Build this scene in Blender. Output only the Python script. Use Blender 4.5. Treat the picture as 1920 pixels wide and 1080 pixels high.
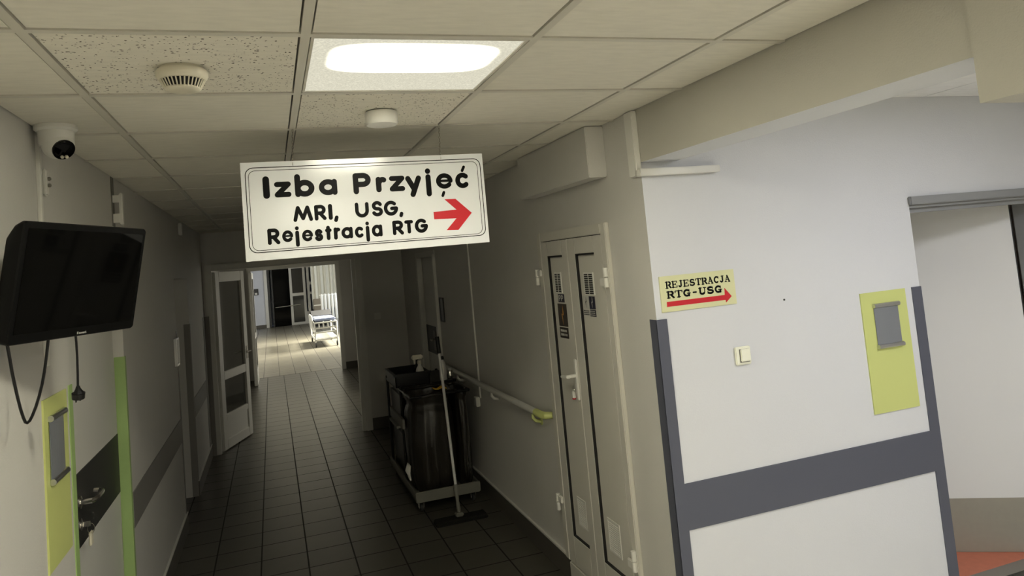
import bpy, bmesh, math, random
from mathutils import Matrix, Vector
random.seed(7)
PI = math.pi
scene = bpy.context.scene
for o in list(bpy.data.objects):
    bpy.data.objects.remove(o)
COL = scene.collection

# ------------------------------------------------------------------ camera
EYE = Vector((0, 0, 1.95))
yaw, pitch, roll = 0.325176522, 0.0727519232, -0.0900894798
fw = Vector((math.sin(yaw)*math.cos(pitch), math.cos(yaw)*math.cos(pitch), math.sin(pitch)))
rt = Vector((math.cos(yaw), -math.sin(yaw), 0))
up = rt.cross(fw)
c_, s_ = math.cos(roll), math.sin(roll)
rt, up = rt*c_ + up*s_, up*c_ - rt*s_
cam = bpy.data.cameras.new('camera')
cam.sensor_width = 36
cam.lens = 1321.717/1920*36
cam.shift_x = (960-944.627)/1920
cam.shift_y = (387.983-540)/1920
cam.clip_start = 0.05
camo = bpy.data.objects.new('camera', cam)
camo.matrix_world = Matrix(((rt.x, up.x, -fw.x, EYE.x), (rt.y, up.y, -fw.y, EYE.y), (rt.z, up.z, -fw.z, EYE.z), (0, 0, 0, 1)))
COL.objects.link(camo)
scene.camera = camo

# ------------------------------------------------------------------ world, exposure
w = bpy.data.worlds.new('world'); scene.world = w; w.use_nodes = True
w.node_tree.nodes['Background'].inputs[0].default_value = (0.6, 0.7, 0.9, 1)
w.node_tree.nodes['Background'].inputs[1].default_value = 0.02
vs = scene.view_settings
vs.view_transform = 'Standard'; vs.look = 'None'; vs.gamma = 1; vs.use_curve_mapping = False
vs.exposure = 0.38
LAMP_WARM = (1.0, 0.955, 0.76)
LAMP_CORE, LAMP_EDGE = 56.0, 0.52       # the ceiling panel in view
SIDE_LAMP, REAR_FILL = 8.8, 38.0         # side panels and an added rear fill panel, all out of view
DAYLIGHT = 950.0
LOBBY_FILL = 20.0  # strength of the fill added for the lobby

def arealight(name, loc, target, sx, sy, power, color):
    l = bpy.data.lights.new(name, 'AREA'); l.shape = 'RECTANGLE'; l.size = sx; l.size_y = sy
    l.energy = power; l.color = color
    o = bpy.data.objects.new(name, l); COL.objects.link(o); o.location = loc
    d = Vector(target)-Vector(loc); o.rotation_euler = d.to_track_quat('-Z', 'Y').to_euler()
    return o
# daylight lights: through the far hall windows, then an added lobby fill
dl_ = arealight('daylight_and_fill', (4.3, 21.3, 2.1), (0.2, 21.0, -0.1), 3.0, 1.6, DAYLIGHT*1.5, (1.0, 0.95, 0.80))
dl_.data.spread = math.radians(130)
arealight('daylight_and_fill', (3.35, 26.6, 1.75), (0.2, 28.5, 0.9), 3.0, 1.5, DAYLIGHT*0.06, (0.86, 0.92, 1.0))

arealight('daylight_and_fill', (2.0, 10.8, 1.3), (-.3, 12.6, .8), 1.2, 1.7, LOBBY_FILL, (1.0, 0.95, 0.80))  # added fill behind a made-up opening, brightens the door leaf and lobby
# ------------------------------------------------------------------ materials
def mat(name, col, rough=0.6, metal=0.0, spec=0.5, bump=0.0, bscale=60.0, var=0.0, vscale=4.0, emis=None, estr=0.0, trans=0.0, alpha=1.0, coat=0.0):
    m = bpy.data.materials.new(name); m.use_nodes = True
    nt = m.node_tree; b = nt.nodes['Principled BSDF']
    b.inputs['Base Color'].default_value = (*col, 1)
    b.inputs['Roughness'].default_value = rough
    b.inputs['Metallic'].default_value = metal
    b.inputs['Specular IOR Level'].default_value = spec
    b.inputs['Transmission Weight'].default_value = trans
    b.inputs['Coat Weight'].default_value = coat
    b.inputs['Alpha'].default_value = alpha
    if emis:
        b.inputs['Emission Color'].default_value = (*emis, 1); b.inputs['Emission Strength'].default_value = estr
    if bump or var:
        tc = nt.nodes.new('ShaderNodeTexCoord')
    if bump:
        n = nt.nodes.new('ShaderNodeTexNoise'); n.inputs['Scale'].default_value = bscale; n.inputs['Detail'].default_value = 4
        bp = nt.nodes.new('ShaderNodeBump'); bp.inputs['Strength'].default_value = bump; bp.inputs['Distance'].default_value = 0.004
        nt.links.new(tc.outputs['Object'], n.inputs['Vector']); nt.links.new(n.outputs['Fac'], bp.inputs['Height'])
        nt.links.new(bp.outputs['Normal'], b.inputs['Normal'])
    if var:
        n2 = nt.nodes.new('ShaderNodeTexNoise'); n2.inputs['Scale'].default_value = vscale; n2.inputs['Detail'].default_value = 5
        mx = nt.nodes.new('ShaderNodeMixRGB'); mx.blend_type = 'MIX'
        mx.inputs[1].default_value = (*[c*(1-var) for c in col], 1); mx.inputs[2].default_value = (*[min(1, c*(1+var)) for c in col], 1)
        nt.links.new(tc.outputs['Object'], n2.inputs['Vector']); nt.links.new(n2.outputs['Fac'], mx.inputs[0])
        nt.links.new(mx.outputs[0], b.inputs['Base Color'])
    return m

WALL = mat('wall_paint', (0.60, 0.585, 0.55), 0.55, bump=0.25, bscale=180, var=0.03)
BEAMP = mat('beige_beam_paint', (0.46, 0.445, 0.39), 0.55, bump=0.25, bscale=180, var=0.03)
SIDEWALL = mat('white_side_wall_paint', (0.655, 0.665, 0.69), 0.5, bump=0.25, bscale=180, var=0.02)
HALLWALL = mat('hall_wall_paint', (0.62, 0.64, 0.70), 0.6, var=0.03)
TRIMW = mat('white_pvc', (0.66, 0.65, 0.60), 0.35, var=0.02)
CABW = mat('white_painted_steel', (0.60, 0.58, 0.52), 0.4, var=0.02)
LEAFB = mat('bright_white_leaf', (0.80, 0.80, 0.80), 0.45)
LEAFW = mat('white_door_leaf', (0.64, 0.63, 0.59), 0.45, var=0.02)
PLASTW = mat('white_plastic', (0.72, 0.71, 0.66), 0.35)
CREAM = mat('cream_plastic', (0.66, 0.62, 0.50), 0.4)
ANTH = mat('anthracite_laminate', (0.025, 0.024, 0.024), 0.45)
GUARD = mat('slate_grey_guard', (0.084, 0.089, 0.118), 0.5, bump=0.1, bscale=300)
GREYBAND = mat('mid_grey_guard', (0.215, 0.205, 0.185), 0.5, bump=0.1, bscale=300)
GREEN = mat('green_guard', (0.32, 0.46, 0.17), 0.5, var=0.06, vscale=30)
LIME = mat('lime_board', (0.56, 0.605, 0.215), 0.5, var=0.04)
BASEB = mat('brown_skirting', (0.085, 0.078, 0.066), 0.4, var=0.1)
BLACKP = mat('black_plastic', (0.006, 0.006, 0.006), 0.35, spec=0.3)
BLACKG = mat('black_gloss', (0.002, 0.002, 0.002), 0.05, spec=0.10)
DARK = mat('dark_gap', (0.012, 0.011, 0.010), 0.9)
ALU = mat('brushed_aluminium', (0.60, 0.60, 0.60), 0.3, metal=1.0)
CHROME = mat('steel', (0.72, 0.70, 0.66), 0.22, metal=1.0)
GREYPOCKET = mat('grey_pocket', (0.19, 0.20, 0.22), 0.35, var=0.05)
INK = mat('black_ink', (0.007, 0.007, 0.007), 0.35, spec=0.06)
REDV = mat('red_vinyl', (0.56, 0.012, 0.022), 0.45)
SIGNW = mat('white_sign_film', (0.77, 0.785, 0.80), 0.16, var=0.01)
SIGNY = mat('pale_yellow_sign', (0.68, 0.68, 0.40), 0.35)
BAG = mat('black_bin_bag', (0.020, 0.017, 0.013), 0.30, bump=0.8, bscale=26)
GREYP = mat('grey_plastic', (0.16, 0.155, 0.13), 0.5, var=0.08)
YELLOW = mat('yellow_sticker', (0.75, 0.45, 0.05), 0.5)
REDFLOOR = mat('red_lino', (0.66, 0.22, 0.135), 0.5, var=0.12, vscale=25)
KICK = mat('kick_plate', (0.33, 0.31, 0.26), 0.38, var=0.06, vscale=30)
FRAMEG = mat('grey_door_frame', (0.27, 0.275, 0.28), 0.4)
BLUEPAD = mat('blue_mattress', (0.22, 0.25, 0.36), 0.55, var=0.08)
CURT = mat('cream_curtain', (0.62, 0.60, 0.50), 0.8, var=0.05)
RADW = mat('radiator_white', (0.80, 0.80, 0.76), 0.3)
RUBBER = mat('rubber', (0.02, 0.02, 0.02), 0.7)
GLASS = mat('glass_pane', (0.20, 0.20, 0.18), 0.06, trans=0.85, spec=0.22)
CARD = mat('cardboard', (0.20, 0.17, 0.12), 0.8)

def tile_floor(name, base):
    m = bpy.data.materials.new(name); m.use_nodes = True
    nt = m.node_tree; b = nt.nodes['Principled BSDF']
    N = nt.nodes.new; L = nt.links.new
    tc = N('ShaderNodeTexCoord'); sp = N('ShaderNodeSeparateXYZ'); L(tc.outputs['Object'], sp.inputs[0])
    def math_(op, a, b_=None, c=None):
        n = N('ShaderNodeMath'); n.operation = op
        for i, v in enumerate((a, b_, c)):
            if v is None: continue
            if isinstance(v, (int, float)): n.inputs[i].default_value = v
            else: L(v, n.inputs[i])
        return n.outputs[0]
    u = math_('DIVIDE', math_('SUBTRACT', sp.outputs['X'], 0.0455), 0.3075)
    v = math_('DIVIDE', math_('SUBTRACT', sp.outputs['Y'], 4.700), 0.295)
    fu = math_('PINGPONG', u, 0.5); fv = math_('PINGPONG', v, 0.5)
    gu = math_('LESS_THAN', fu, 0.016); gv = math_('LESS_THAN', fv, 0.018)
    g = math_('MAXIMUM', gu, gv)
    cx = N('ShaderNodeCombineXYZ'); L(math_('FLOOR', u), cx.inputs[0]); L(math_('FLOOR', v), cx.inputs[1])
    wn = N('ShaderNodeTexWhiteNoise'); wn.noise_dimensions = '2D'; L(cx.outputs[0], wn.inputs[0])
    ns = N('ShaderNodeTexNoise'); ns.inputs['Scale'].default_value = 14; ns.inputs['Detail'].default_value = 6
    L(tc.outputs['Object'], ns.inputs['Vector'])
    k = math_('MULTIPLY_ADD', wn.outputs['Value'], 0.22, math_('MULTIPLY_ADD', ns.outputs['Fac'], 0.35, 0.72))
    vm = N('ShaderNodeVectorMath'); vm.operation = 'SCALE'; vm.inputs[0].default_value = base; L(k, vm.inputs['Scale'])
    mx = N('ShaderNodeMixRGB'); L(g, mx.inputs[0]); L(vm.outputs[0], mx.inputs[1]); mx.inputs[2].default_value = (0.010, 0.009, 0.008, 1)
    b.inputs['Specular IOR Level'].default_value = 0.40
    L(mx.outputs[0], b.inputs['Base Color'])
    L(math_('MULTIPLY_ADD', g, 0.4, 0.34), b.inputs['Roughness'])
    bp = N('ShaderNodeBump'); bp.inputs['Strength'].default_value = 0.5; bp.inputs['Distance'].default_value = 0.003
    L(math_('SUBTRACT', 1.0, g), bp.inputs['Height']); L(bp.outputs[0], b.inputs['Normal'])
    return m
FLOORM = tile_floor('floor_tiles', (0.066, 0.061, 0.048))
FLOORH_LIT = tile_floor('hall_lit_floor_tiles', (0.17, 0.158, 0.125))  # lighter copy of the floor tiles, window light put into the colour

def ceiling_tile(name, base, dots):
    m = bpy.data.materials.new(name); m.use_nodes = True
    nt = m.node_tree; b = nt.nodes['Principled BSDF']; N = nt.nodes.new; L = nt.links.new
    b.inputs['Roughness'].default_value = 0.85
    tc = N('ShaderNodeTexCoord')
    mp = N('ShaderNodeMapping'); mp.inputs['Scale'].default_value = (4, 16, 4); L(tc.outputs['Object'], mp.inputs[0])
    n = N('ShaderNodeTexNoise'); n.inputs['Scale'].default_value = 3; n.inputs['Detail'].default_value = 8; L(mp.outputs[0], n.inputs['Vector'])
    cr = N('ShaderNodeValToRGB')
    cr.color_ramp.elements[0].position = 0.30; cr.color_ramp.elements[0].color = (*[c*0.92 for c in base], 1)
    cr.color_ramp.elements[1].position = 0.62; cr.color_ramp.elements[1].color = (*base, 1)
    L(n.outputs['Fac'], cr.inputs[0])
    out = cr.outputs[0]
    if dots:
        vo = N('ShaderNodeTexVoronoi'); vo.inputs['Scale'].default_value = 95; vo.inputs['Randomness'].default_value = 1
        nn = N('ShaderNodeTexNoise'); nn.inputs['Scale'].default_value = 120; L(tc.outputs['Object'], nn.inputs['Vector'])
        ad = N('ShaderNodeVectorMath'); ad.operation = 'MULTIPLY_ADD'; L(nn.outputs['Color'], ad.inputs[0]); ad.inputs[1].default_value = (0.012, 0.012, 0)
        L(tc.outputs['Object'], ad.inputs[2]); L(ad.outputs[0], vo.inputs['Vector'])
        wn = N('ShaderNodeMath'); wn.operation = 'MULTIPLY'; L(vo.outputs['Color'], wn.inputs[0]); wn.inputs[1].default_value = 0.36
        lt = N('ShaderNodeMath'); lt.operation = 'LESS_THAN'; L(vo.outputs['Distance'], lt.inputs[0]); L(wn.outputs[0], lt.inputs[1])
        mx = N('ShaderNodeMixRGB'); L(lt.outputs[0], mx.inputs[0]); L(out, mx.inputs[1]); mx.inputs[2].default_value = (0.10, 0.085, 0.06, 1)
        out = mx.outputs[0]
    L(out, b.inputs['Base Color'])
    bp = N('ShaderNodeBump'); bp.inputs['Strength'].default_value = 0.25; bp.inputs['Distance'].default_value = 0.002
    L(n.outputs['Fac'], bp.inputs['Height']); L(bp.outputs[0], b.inputs['Normal'])
    return m
TILE = ceiling_tile('mineral_tile', (0.74, 0.71, 0.62), False)
TILED = ceiling_tile('fissured_tile', (0.77, 0.735, 0.64), True)
TBAR = mat('ceiling_bar', (0.60, 0.575, 0.50), 0.5)

def lamp_mat(name, core, edge, colr, hot):
    """prismatic diffuser of a ceiling panel: bright over the tubes, weaker at its rim"""
    m = bpy.data.materials.new(name); m.use_nodes = True
    nt = m.node_tree; N = nt.nodes.new; L = nt.links.new
    nt.nodes.clear()
    out = N('ShaderNodeOutputMaterial'); em = N('ShaderNodeEmission'); L(em.outputs[0], out.inputs[0])
    em.inputs[0].default_value = (*colr, 1)
    tc = N('ShaderNodeTexCoord'); sp = N('ShaderNodeSeparateXYZ'); L(tc.outputs['Object'], sp.inputs[0])
    def M_(op, a, b_=None):
        n = N('ShaderNodeMath'); n.operation = op
        for i, v in enumerate((a, b_)):
            if v is None: continue
            if isinstance(v, (int, float)): n.inputs[i].default_value = v
            else: L(v, n.inputs[i])
        return n.outputs[0]
    cx, cy, rx, ry = hot
    dx = M_('POWER', M_('ABSOLUTE', M_('DIVIDE', M_('SUBTRACT', sp.outputs['X'], cx), rx)), 4.0)
    dy = M_('POWER', M_('ABSOLUTE', M_('DIVIDE', M_('SUBTRACT', sp.outputs['Y'], cy), ry)), 4.0)
    d = M_('ADD', dx, dy)
    vo = N('ShaderNodeTexVoronoi'); vo.inputs['Scale'].default_value = 170; L(tc.outputs['Object'], vo.inputs['Vector'])
    cr0 = N('ShaderNodeMapRange'); cr0.inputs['From Min'].default_value = 3.2; cr0.inputs['From Max'].default_value = 0.3; L(d, cr0.inputs['Value'])
    cr = N('ShaderNodeMath'); cr.operation = 'MULTIPLY_ADD'; L(M_('POWER', cr0.outputs[0], 3.0), cr.inputs[0]); cr.inputs[1].default_value = core; cr.inputs[2].default_value = edge
    rip = M_('MULTIPLY_ADD', vo.outputs['Distance'], 0.35); nt.nodes[-1].inputs[2].default_value = 0.88
    L(M_('MULTIPLY', cr.outputs[0], rip), em.inputs[1])
    return m

# ------------------------------------------------------------------ mesh helpers
class MB:
    def __init__(self): self.v = []; self.f = []; self.m = []
    def add(self, vs_, fs, mi=0):
        o = len(self.v); self.v += [Vector(p) for p in vs_]
        self.f += [tuple(i+o for i in f) for f in fs]; self.m += [mi]*len(fs)
        return self
    def box(self, x0, x1, y0, y1, z0, z1, bev=0.0, mi=0):
        if x0 > x1: x0, x1 = x1, x0
        if y0 > y1: y0, y1 = y1, y0
        if z0 > z1: z0, z1 = z1, z0
        bm = bmesh.new(); bmesh.ops.create_cube(bm, size=1)
        for v in bm.verts:
            v.co = Vector((x0+(v.co.x+.5)*(x1-x0), y0+(v.co.y+.5)*(y1-y0), z0+(v.co.z+.5)*(z1-z0)))
        if bev > 0:
            bev = min(bev, .49*min(x1-x0, y1-y0, z1-z0))
            bmesh.ops.bevel(bm, geom=list(bm.edges), offset=bev, segments=2, affect='EDGES')
        self.bm(bm, mi); bm.free(); return self
    def bm(self, bm, mi=0, M=None):
        bm.verts.index_update()
        self.add([(M @ v.co) if M else v.co.copy() for v in bm.verts], [[v.index for v in f.verts] for f in bm.faces], mi)
        return self
    def tube(self, pts, r, n=10, mi=0, caps=True):
        pts = [Vector(p) for p in pts]
        rs = r if isinstance(r, (list, tuple)) else [r]*len(pts)
        rings = []; prev = None
        for i, p in enumerate(pts):
            t = (pts[min(i+1, len(pts)-1)]-pts[max(i-1, 0)]).normalized()
            if prev is None:
                a = Vector((0, 0, 1)) if abs(t.z) < .9 else Vector((1, 0, 0))
                u = t.cross(a).normalized()
            else:
                u = (prev - t*prev.dot(t)).normalized()
            prev = u; v = t.cross(u)
            rings.append([p + (u*math.cos(2*PI*k/n) + v*math.sin(2*PI*k/n))*rs[i] for k in range(n)])
        vs_ = [q for rg in rings for q in rg]; fs = []
        for i in range(len(pts)-1):
            for k in range(n):
                a, b = i*n+k, i*n+(k+1) % n
                fs.append((a, b, b+n, a+n))
        if caps:
            fs.append(tuple(range(n))[::-1]); fs.append(tuple(range((len(pts)-1)*n, len(pts)*n)))
        return self.add(vs_, fs, mi)
    def lathe(self, prof, c=(0, 0, 0), n=32, mi=0, M=None):
        """prof: (radius, height) pairs about local z"""
        c = Vector(c); vs_ = []; fs = []
        for r, h in prof:
            for k in range(n):
                p = Vector((r*math.cos(2*PI*k/n), r*math.sin(2*PI*k/n), h))
                vs_.append((M @ p if M else p) + c)
        for i in range(len(prof)-1):
            for k in range(n):
                a, b = i*n+k, i*n+(k+1) % n
                fs.append((a, b, b+n, a+n))
        fs.append(tuple(range(n))[::-1]); fs.append(tuple(range((len(prof)-1)*n, len(prof)*n)))
        return self.add(vs_, fs, mi)
    def prism(self, poly, O, U, V, W, mi=0):
        """polygon in the plane O + a*U + b*V, extruded by vector W"""
        O, U, V, W = map(Vector, (O, U, V, W)); n = len(poly)
        vs_ = [O+U*a+V*b for a, b in poly] + [O+U*a+V*b+W for a, b in poly]
        fs = [tuple(range(n)), tuple(range(n, 2*n))[::-1]] + [(i, i+n, (i+1) % n+n, (i+1) % n) for i in range(n)]
        return self.add(vs_, fs, mi)
    def torus(self, c, U, V, R, r, n=16, m=6, sv=1.0, mi=0):
        c, U, V = Vector(c), Vector(U), Vector(V); W = U.cross(V); vs_ = []; fs = []
        for i in range(n):
            a = 2*PI*i/n; d = U*math.cos(a)+V*math.sin(a)
            for k in range(m):
                b = 2*PI*k/m
                vs_.append(c + U*math.cos(a)*R + V*math.sin(a)*R*sv + d*math.cos(b)*r + W*math.sin(b)*r)
        for i in range(n):
            for k in range(m):
                fs.append((i*m+k, ((i+1) % n)*m+k, ((i+1) % n)*m+(k+1) % m, i*m+(k+1) % m))
        return self.add(vs_, fs, mi)

ROOTM = {}
def build(name, mb, mats, parent=None, local=False, smooth=35, label=None):
    mats = mats if isinstance(mats, (list, tuple)) else [mats]
    me = bpy.data.meshes.new(name)
    M = ROOTM[parent.name] if parent is not None else Matrix()
    vs_ = mb.v if local or parent is None else [M.inverted() @ v for v in mb.v]
    lo = Vector([min(v[i] for v in vs_) for i in range(3)]); hi = Vector([max(v[i] for v in vs_) for i in range(3)])
    org = Vector(((lo.x+hi.x)/2, (lo.y+hi.y)/2, lo.z))
    me.from_pydata([v-org for v in vs_], [], mb.f)
    bm = bmesh.new(); bm.from_mesh(me); bmesh.ops.recalc_face_normals(bm, faces=bm.faces); bm.to_mesh(me); bm.free()
    for m in mats: me.materials.append(m)
    me.polygons.foreach_set('material_index', mb.m)
    if smooth:
        me.polygons.foreach_set('use_smooth', [True]*len(me.polygons))
        me.set_sharp_from_angle(angle=math.radians(smooth))
    me.update()
    o = bpy.data.objects.new(name, me); COL.objects.link(o)
    if parent is not None: o.parent = parent
    o.location = org
    ROOTM[o.name] = M @ Matrix.Translation(org)
    if label: o['label'] = label
    return o
def thing(name, label, cat, loc, M=None, group=None):
    o = bpy.data.objects.new(name, None); COL.objects.link(o)
    o.empty_display_size = 0.1
    mw = Matrix.Translation(Vector(loc)) @ (M.to_4x4() if M else Matrix())
    o.matrix_world = mw
    ROOTM[o.name] = mw.copy()
    o['label'] = label; o['category'] = cat
    if group: o['group'] = group
    return o
def tag(o, label, cat, group=None):
    o['label'] = label; o['category'] = cat
    if group: o['group'] = group
    return o
def struct(name, mb, mats, parent=None, smooth=0):
    o = build(name, mb, mats, parent, smooth=smooth)
    if parent is None: o['kind'] = 'structure'
    return o

# ------------------------------------------------------------------ stroke lettering
def arc(cx, cy, rx, ry, a0, a1, n=14):
    return [(cx+rx*math.cos(math.radians(a0+(a1-a0)*i/n)), cy+ry*math.sin(math.radians(a0+(a1-a0)*i/n))) for i in range(n+1)]
def spts():
    return arc(.5, .745, .46, .255, 25, 270, 14) + arc(.5, .25, .5, .25, 90, -160, 14)[1:]
GL = {
 'I': [[(.5, 0), (.5, 1)]], 'i': [[(.5, 0), (.5, 1)]],
 'z': [[(0, 1), (1, 1), (0, 0), (1, 0)]],
 'b': [[(0, 1), (0, 0)], arc(.5, .33, .5, .33, 0, 360, 24)],
 'a': [[(1, 1), (1, 0)], arc(.5, .5, .5, .5, 0, 360, 24)],
 'P': [[(0, 0), (0, 1), (.55, 1)] + arc(.6, .72, .4, .28, 90, -90, 10) + [(0, .44)]],
 'R': [[(0, 0), (0, 1), (.5, 1)] + arc(.55, .73, .4, .27, 90, -90, 10) + [(0, .46)], [(.45, .46), (1, 0)]],
 'r': [[(0, 1), (0, 0)], arc(.7, .45, .7, .52, 180, 70, 10)],
 'y': [[(0, 1), (.5, .36)], [(1, 1), (.38, 0)]],
 'j': [[(.5, .74), (.5, 0)], [(.5, .985), (.5, 1)]],
 'e': [[(0.02, .52), (.98, .52)], arc(.5, .5, .5, .5, 0, 318, 22)],
 'c': [arc(.52, .5, .52, .5, 48, 312, 20)],
 'M': [[(0, 0), (.2, 1), (.5, .1), (.8, 1), (1, 0)]],
 'U': [[(0, 1), (0, .45)] + arc(.5, .45, .5, .45, 180, 360, 14) + [(1, 1)]],
 'S': [spts()], 's': [spts()],
 'G': [arc(.5, .5, .5, .5, 48, 352, 22) + [(1, .48), (.58, .48)]],
 't': [[(.45, 1), (.45, 0)], [(0, .74), (1, .74)]],
 'T': [[(.5, 0), (.5, 1)], [(0, 1), (1, 1)]],
 ',': [[(.75, 1), (.2, 0)]], '/': [[(.2, 0), (.8, 1)]], '-': [[(0, .5), (1, .5)]],
 'E': [[(1, 1), (0, 1), (0, 0), (1, 0)], [(0, .52), (.75, .52)]],
 'J': [[(.75, 1), (.75, .28)] + arc(.38, .28, .37, .28, 0, -180, 10)],
 'A': [[(0, 0), (.5, 1), (1, 0)], [(.2, .34), (.8, .34)]],
 'C': [arc(.54, .5, .54, .5, 50, 310, 20)],
}
def stroke(mb, pts, wd, O, U, V, W, mi=0):
    O, U, V, W = map(Vector, (O, U, V, W)); r = wd/2; W0 = W
    for (a, b) in zip(pts, pts[1:]):
        a, b = Vector(a), Vector(b); d = b-a
        if d.length < 1e-6: continue
        d.normalize(); n = Vector((-d.y, d.x))*r; W = W0*(1+.25*random.random())
        mb.prism([tuple(a+n), tuple(a-n), tuple(b-n), tuple(b+n)], O, U, V, W, mi)
    for a in pts:
        W = W0*(.7+.25*random.random())
        mb.prism([(a[0]+r*math.cos(2*PI*k/14), a[1]+r*math.sin(2*PI*k/14)) for k in range(14)], O, U, V, W, mi)
def letters(mb, items, wd, O, U, V, W, rounded=True):
    for ch, x0, z0, x1, z1 in items:
        h = wd/2; X0, X1, Z0, Z1 = x0+h, x1-h, z0+h, z1-h
        if X1 < X0: X0 = X1 = (x0+x1)/2
        for q, st in enumerate(GL[ch]):
            wq = wd*{'I': 1.12, 'e': .86, 'z': .92, 'a': .95, 'c': .92}.get(ch, 1.0)
            if ch == 'e' and q == 0: wq = wd*.48
            stroke(mb, [(X0+a*(X1-X0), Z0+b*(Z1-Z0)) for a, b in st], wq, O, U, V, W)
# serif capitals: thick stems, thin horizontals, slab serifs
SER = {
 'R': ([[(.2, 0), (.2, 1)], arc(.58, .74, .26, .24, 75, -75, 8), [(.55, .48), (.9, .04)]], [[(0, 0), (.42, 0)], [(0, 1), (.58, 1)], [(.2, .5), (.58, .5)], [(.8, 0), (1, 0)]]),
 'E': ([[(.2, 0), (.2, 1)]], [[(0, 0), (.92, 0), (.92, .25)], [(0, 1), (.9, 1), (.9, .76)], [(.2, .51), (.66, .51), (.66, .62), (.66, .4)]]),
 'J': ([[(.64, 1), (.64, .3)] + arc(.40, .28, .24, .24, 0, -150, 8)], [[(.38, 1), (.9, 1)]]),
 'S': ([arc(.5, .74, .33, .23, 60, 260, 12) + arc(.5, .26, .37, .24, 80, -130, 12)], [[(.82, .72), (.82, .98)], [(.12, .02), (.12, .3)]]),
 'T': ([[(.5, 0), (.5, 1)]], [[(.02, .74), (.02, 1), (.98, 1), (.98, .74)], [(.28, 0), (.72, 0)]]),
 'A': ([[(.48, 1), (.84, 0)]], [[(.48, 1), (.14, 0)], [(.26, .34), (.7, .34)], [(0, 0), (.32, 0)], [(.62, 0), (1, 0)]]),
 'C': ([arc(.52, .5, .38, .46, 55, 305, 16)], [[(.86, .68), (.86, .98)]]),
 'G': ([arc(.50, .5, .38, .46, 55, 300, 16), [(.80, .05), (.80, .42)]], [[(.84, .70), (.84, .98)], [(.55, .43), (1, .43)]]),
 'U': ([[(.18, 1), (.18, .34)] + arc(.48, .34, .3, .3, 180, 330, 9)], [[(0, 1), (.38, 1)], [(.66, 1), (1, 1)], [(.82, 1), (.82, .34), (.76, .16)]]),
 '-': ([[(.1, .45), (.9, .45)]], []),
}
def serif_line(mb, text, x0, x1, z0, z1, wd, O, U, V, W):
    adv = {'J': .85, '-': .6, ' ': .35}
    tot = sum(adv.get(c, 1.0) for c in text); x = x0; k = (x1-x0)/tot
    for c in text:
        a = adv.get(c, 1.0)*k
        if c != ' ':
            g = lambda p: (x+a*(.06+.88*p[0]), z0+(z1-z0)*p[1])
            for st in SER[c][0]: stroke(mb, [g(p) for p in st], wd, O, U, V, W)
            for st in SER[c][1]: stroke(mb, [g(p) for p in st], wd*.5, O, U, V, W)
        x += a

# ------------------------------------------------------------------ the setting
XL, XR, ZC = -0.764, 1.596, 2.56
YB, YE, YV, YH = -3.0, 9.0, 15.0, 30.7
struct('floor', MB().box(-4.2, 6.2, YB-.2, 31.2, -.12, 0), FLOORM)
struct('floor_hall_lit', MB().box(-3.0, 3.0, YV+.2, YH, 0.0, .002), FLOORH_LIT)  # thin sheet whose lighter colour stands in for window light
struct('floor_side', MB().box(3.0, 4.6, 3.0, 5.2, 0.0, .004), REDFLOOR)
struct('floor_bounce', MB().box(XL, 6.0, YB, 2.775, 0.0, .003), mat('beige_bounce_floor', (0.70, 0.67, 0.59), 0.45, var=0.04))  # unseen pale floor, added to bounce light up to the ceiling

# left wall with two door openings
wl = MB()
LD = ((3.19, 4.24, 2.05), (6.43, 7.38, 2.03))
ys = [YB] + [v for d in LD for v in d[:2]] + [YE]
for a, b in zip(ys[0::2], ys[1::2]): wl.box(XL-.25, XL, a, b, 0, 2.75)
for a, b, h in LD: wl.box(XL-.25, XL, a, b, h, 2.75)
struct('wall_left', wl, WALL)
# right wall of the corridor, with one door opening
wr = MB()
RD = (7.12, 8.02, 2.05)
for a, b in ((2.98, RD[0]), (RD[1], YE)): wr.box(XR, XR+.2, a, b, 0, 2.75)
wr.box(XR, XR+.2, RD[0], RD[1], RD[2], 2.75)
struct('wall_right', wr, WALL)
# wall of the side passage, facing us, with the doorway at its right
wsd = MB()
wsd.box(XR, 3.125, 2.775, 2.98, 0, 2.75)
wsd.box(3.125, 4.20, 2.775, 2.98, 2.045, 2.75)
wsd.box(4.20, 6.0, 2.775, 2.98, 0, 2.75)
side_o = struct('wall_side', wsd, [SIDEWALL, WALL])
for p in side_o.data.polygons:
    if p.normal.x < -.9 and (p.center.x+side_o.location.x) < XR+.01: p.material_index = 1
struct('wall_east', MB().box(6.0, 6.2, YB, 5.4, 0, 2.75), WALL)
struct('wall_back', MB().box(-1.1, 6.2, YB-.2, YB, 0, 2.75), WALL)
struct('wall_annex', MB().box(2.9, 3.0, 2.98, 5.2, 0, 2.75).box(4.6, 4.7, 2.98, 5.2, 0, 2.75).box(2.9, 4.7, 5.2, 5.3, 0, 2.75), WALL)
# downstand beam over the wide opening on the right, a deeper one nearer to us
bm_ = struct('beam_trim_1', MB().box(XR, XR+.185, 1.10, 2.775, 2.322, 2.75), [BEAMP, SIDEWALL])
for p in bm_.data.polygons:
    if p.normal.z < -.9: p.material_index = 1
struct('beam_trim_2', MB().box(XR-.012, XR+.30, YB, 1.18, 2.209, 2.75), BEAMP)
# end wall of the corridor
wf = MB()
FX0, FX1, FZ = -0.70, 1.03, 2.145
wf.box(XL-.25, FX0, YE, YE+.2, 0, 2.75).box(FX1, XR+.2, YE, YE+.2, 0, 2.75).box(FX0, FX1, YE, YE+.2, FZ, 2.75)
struct('wall_end', wf, WALL)
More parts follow.
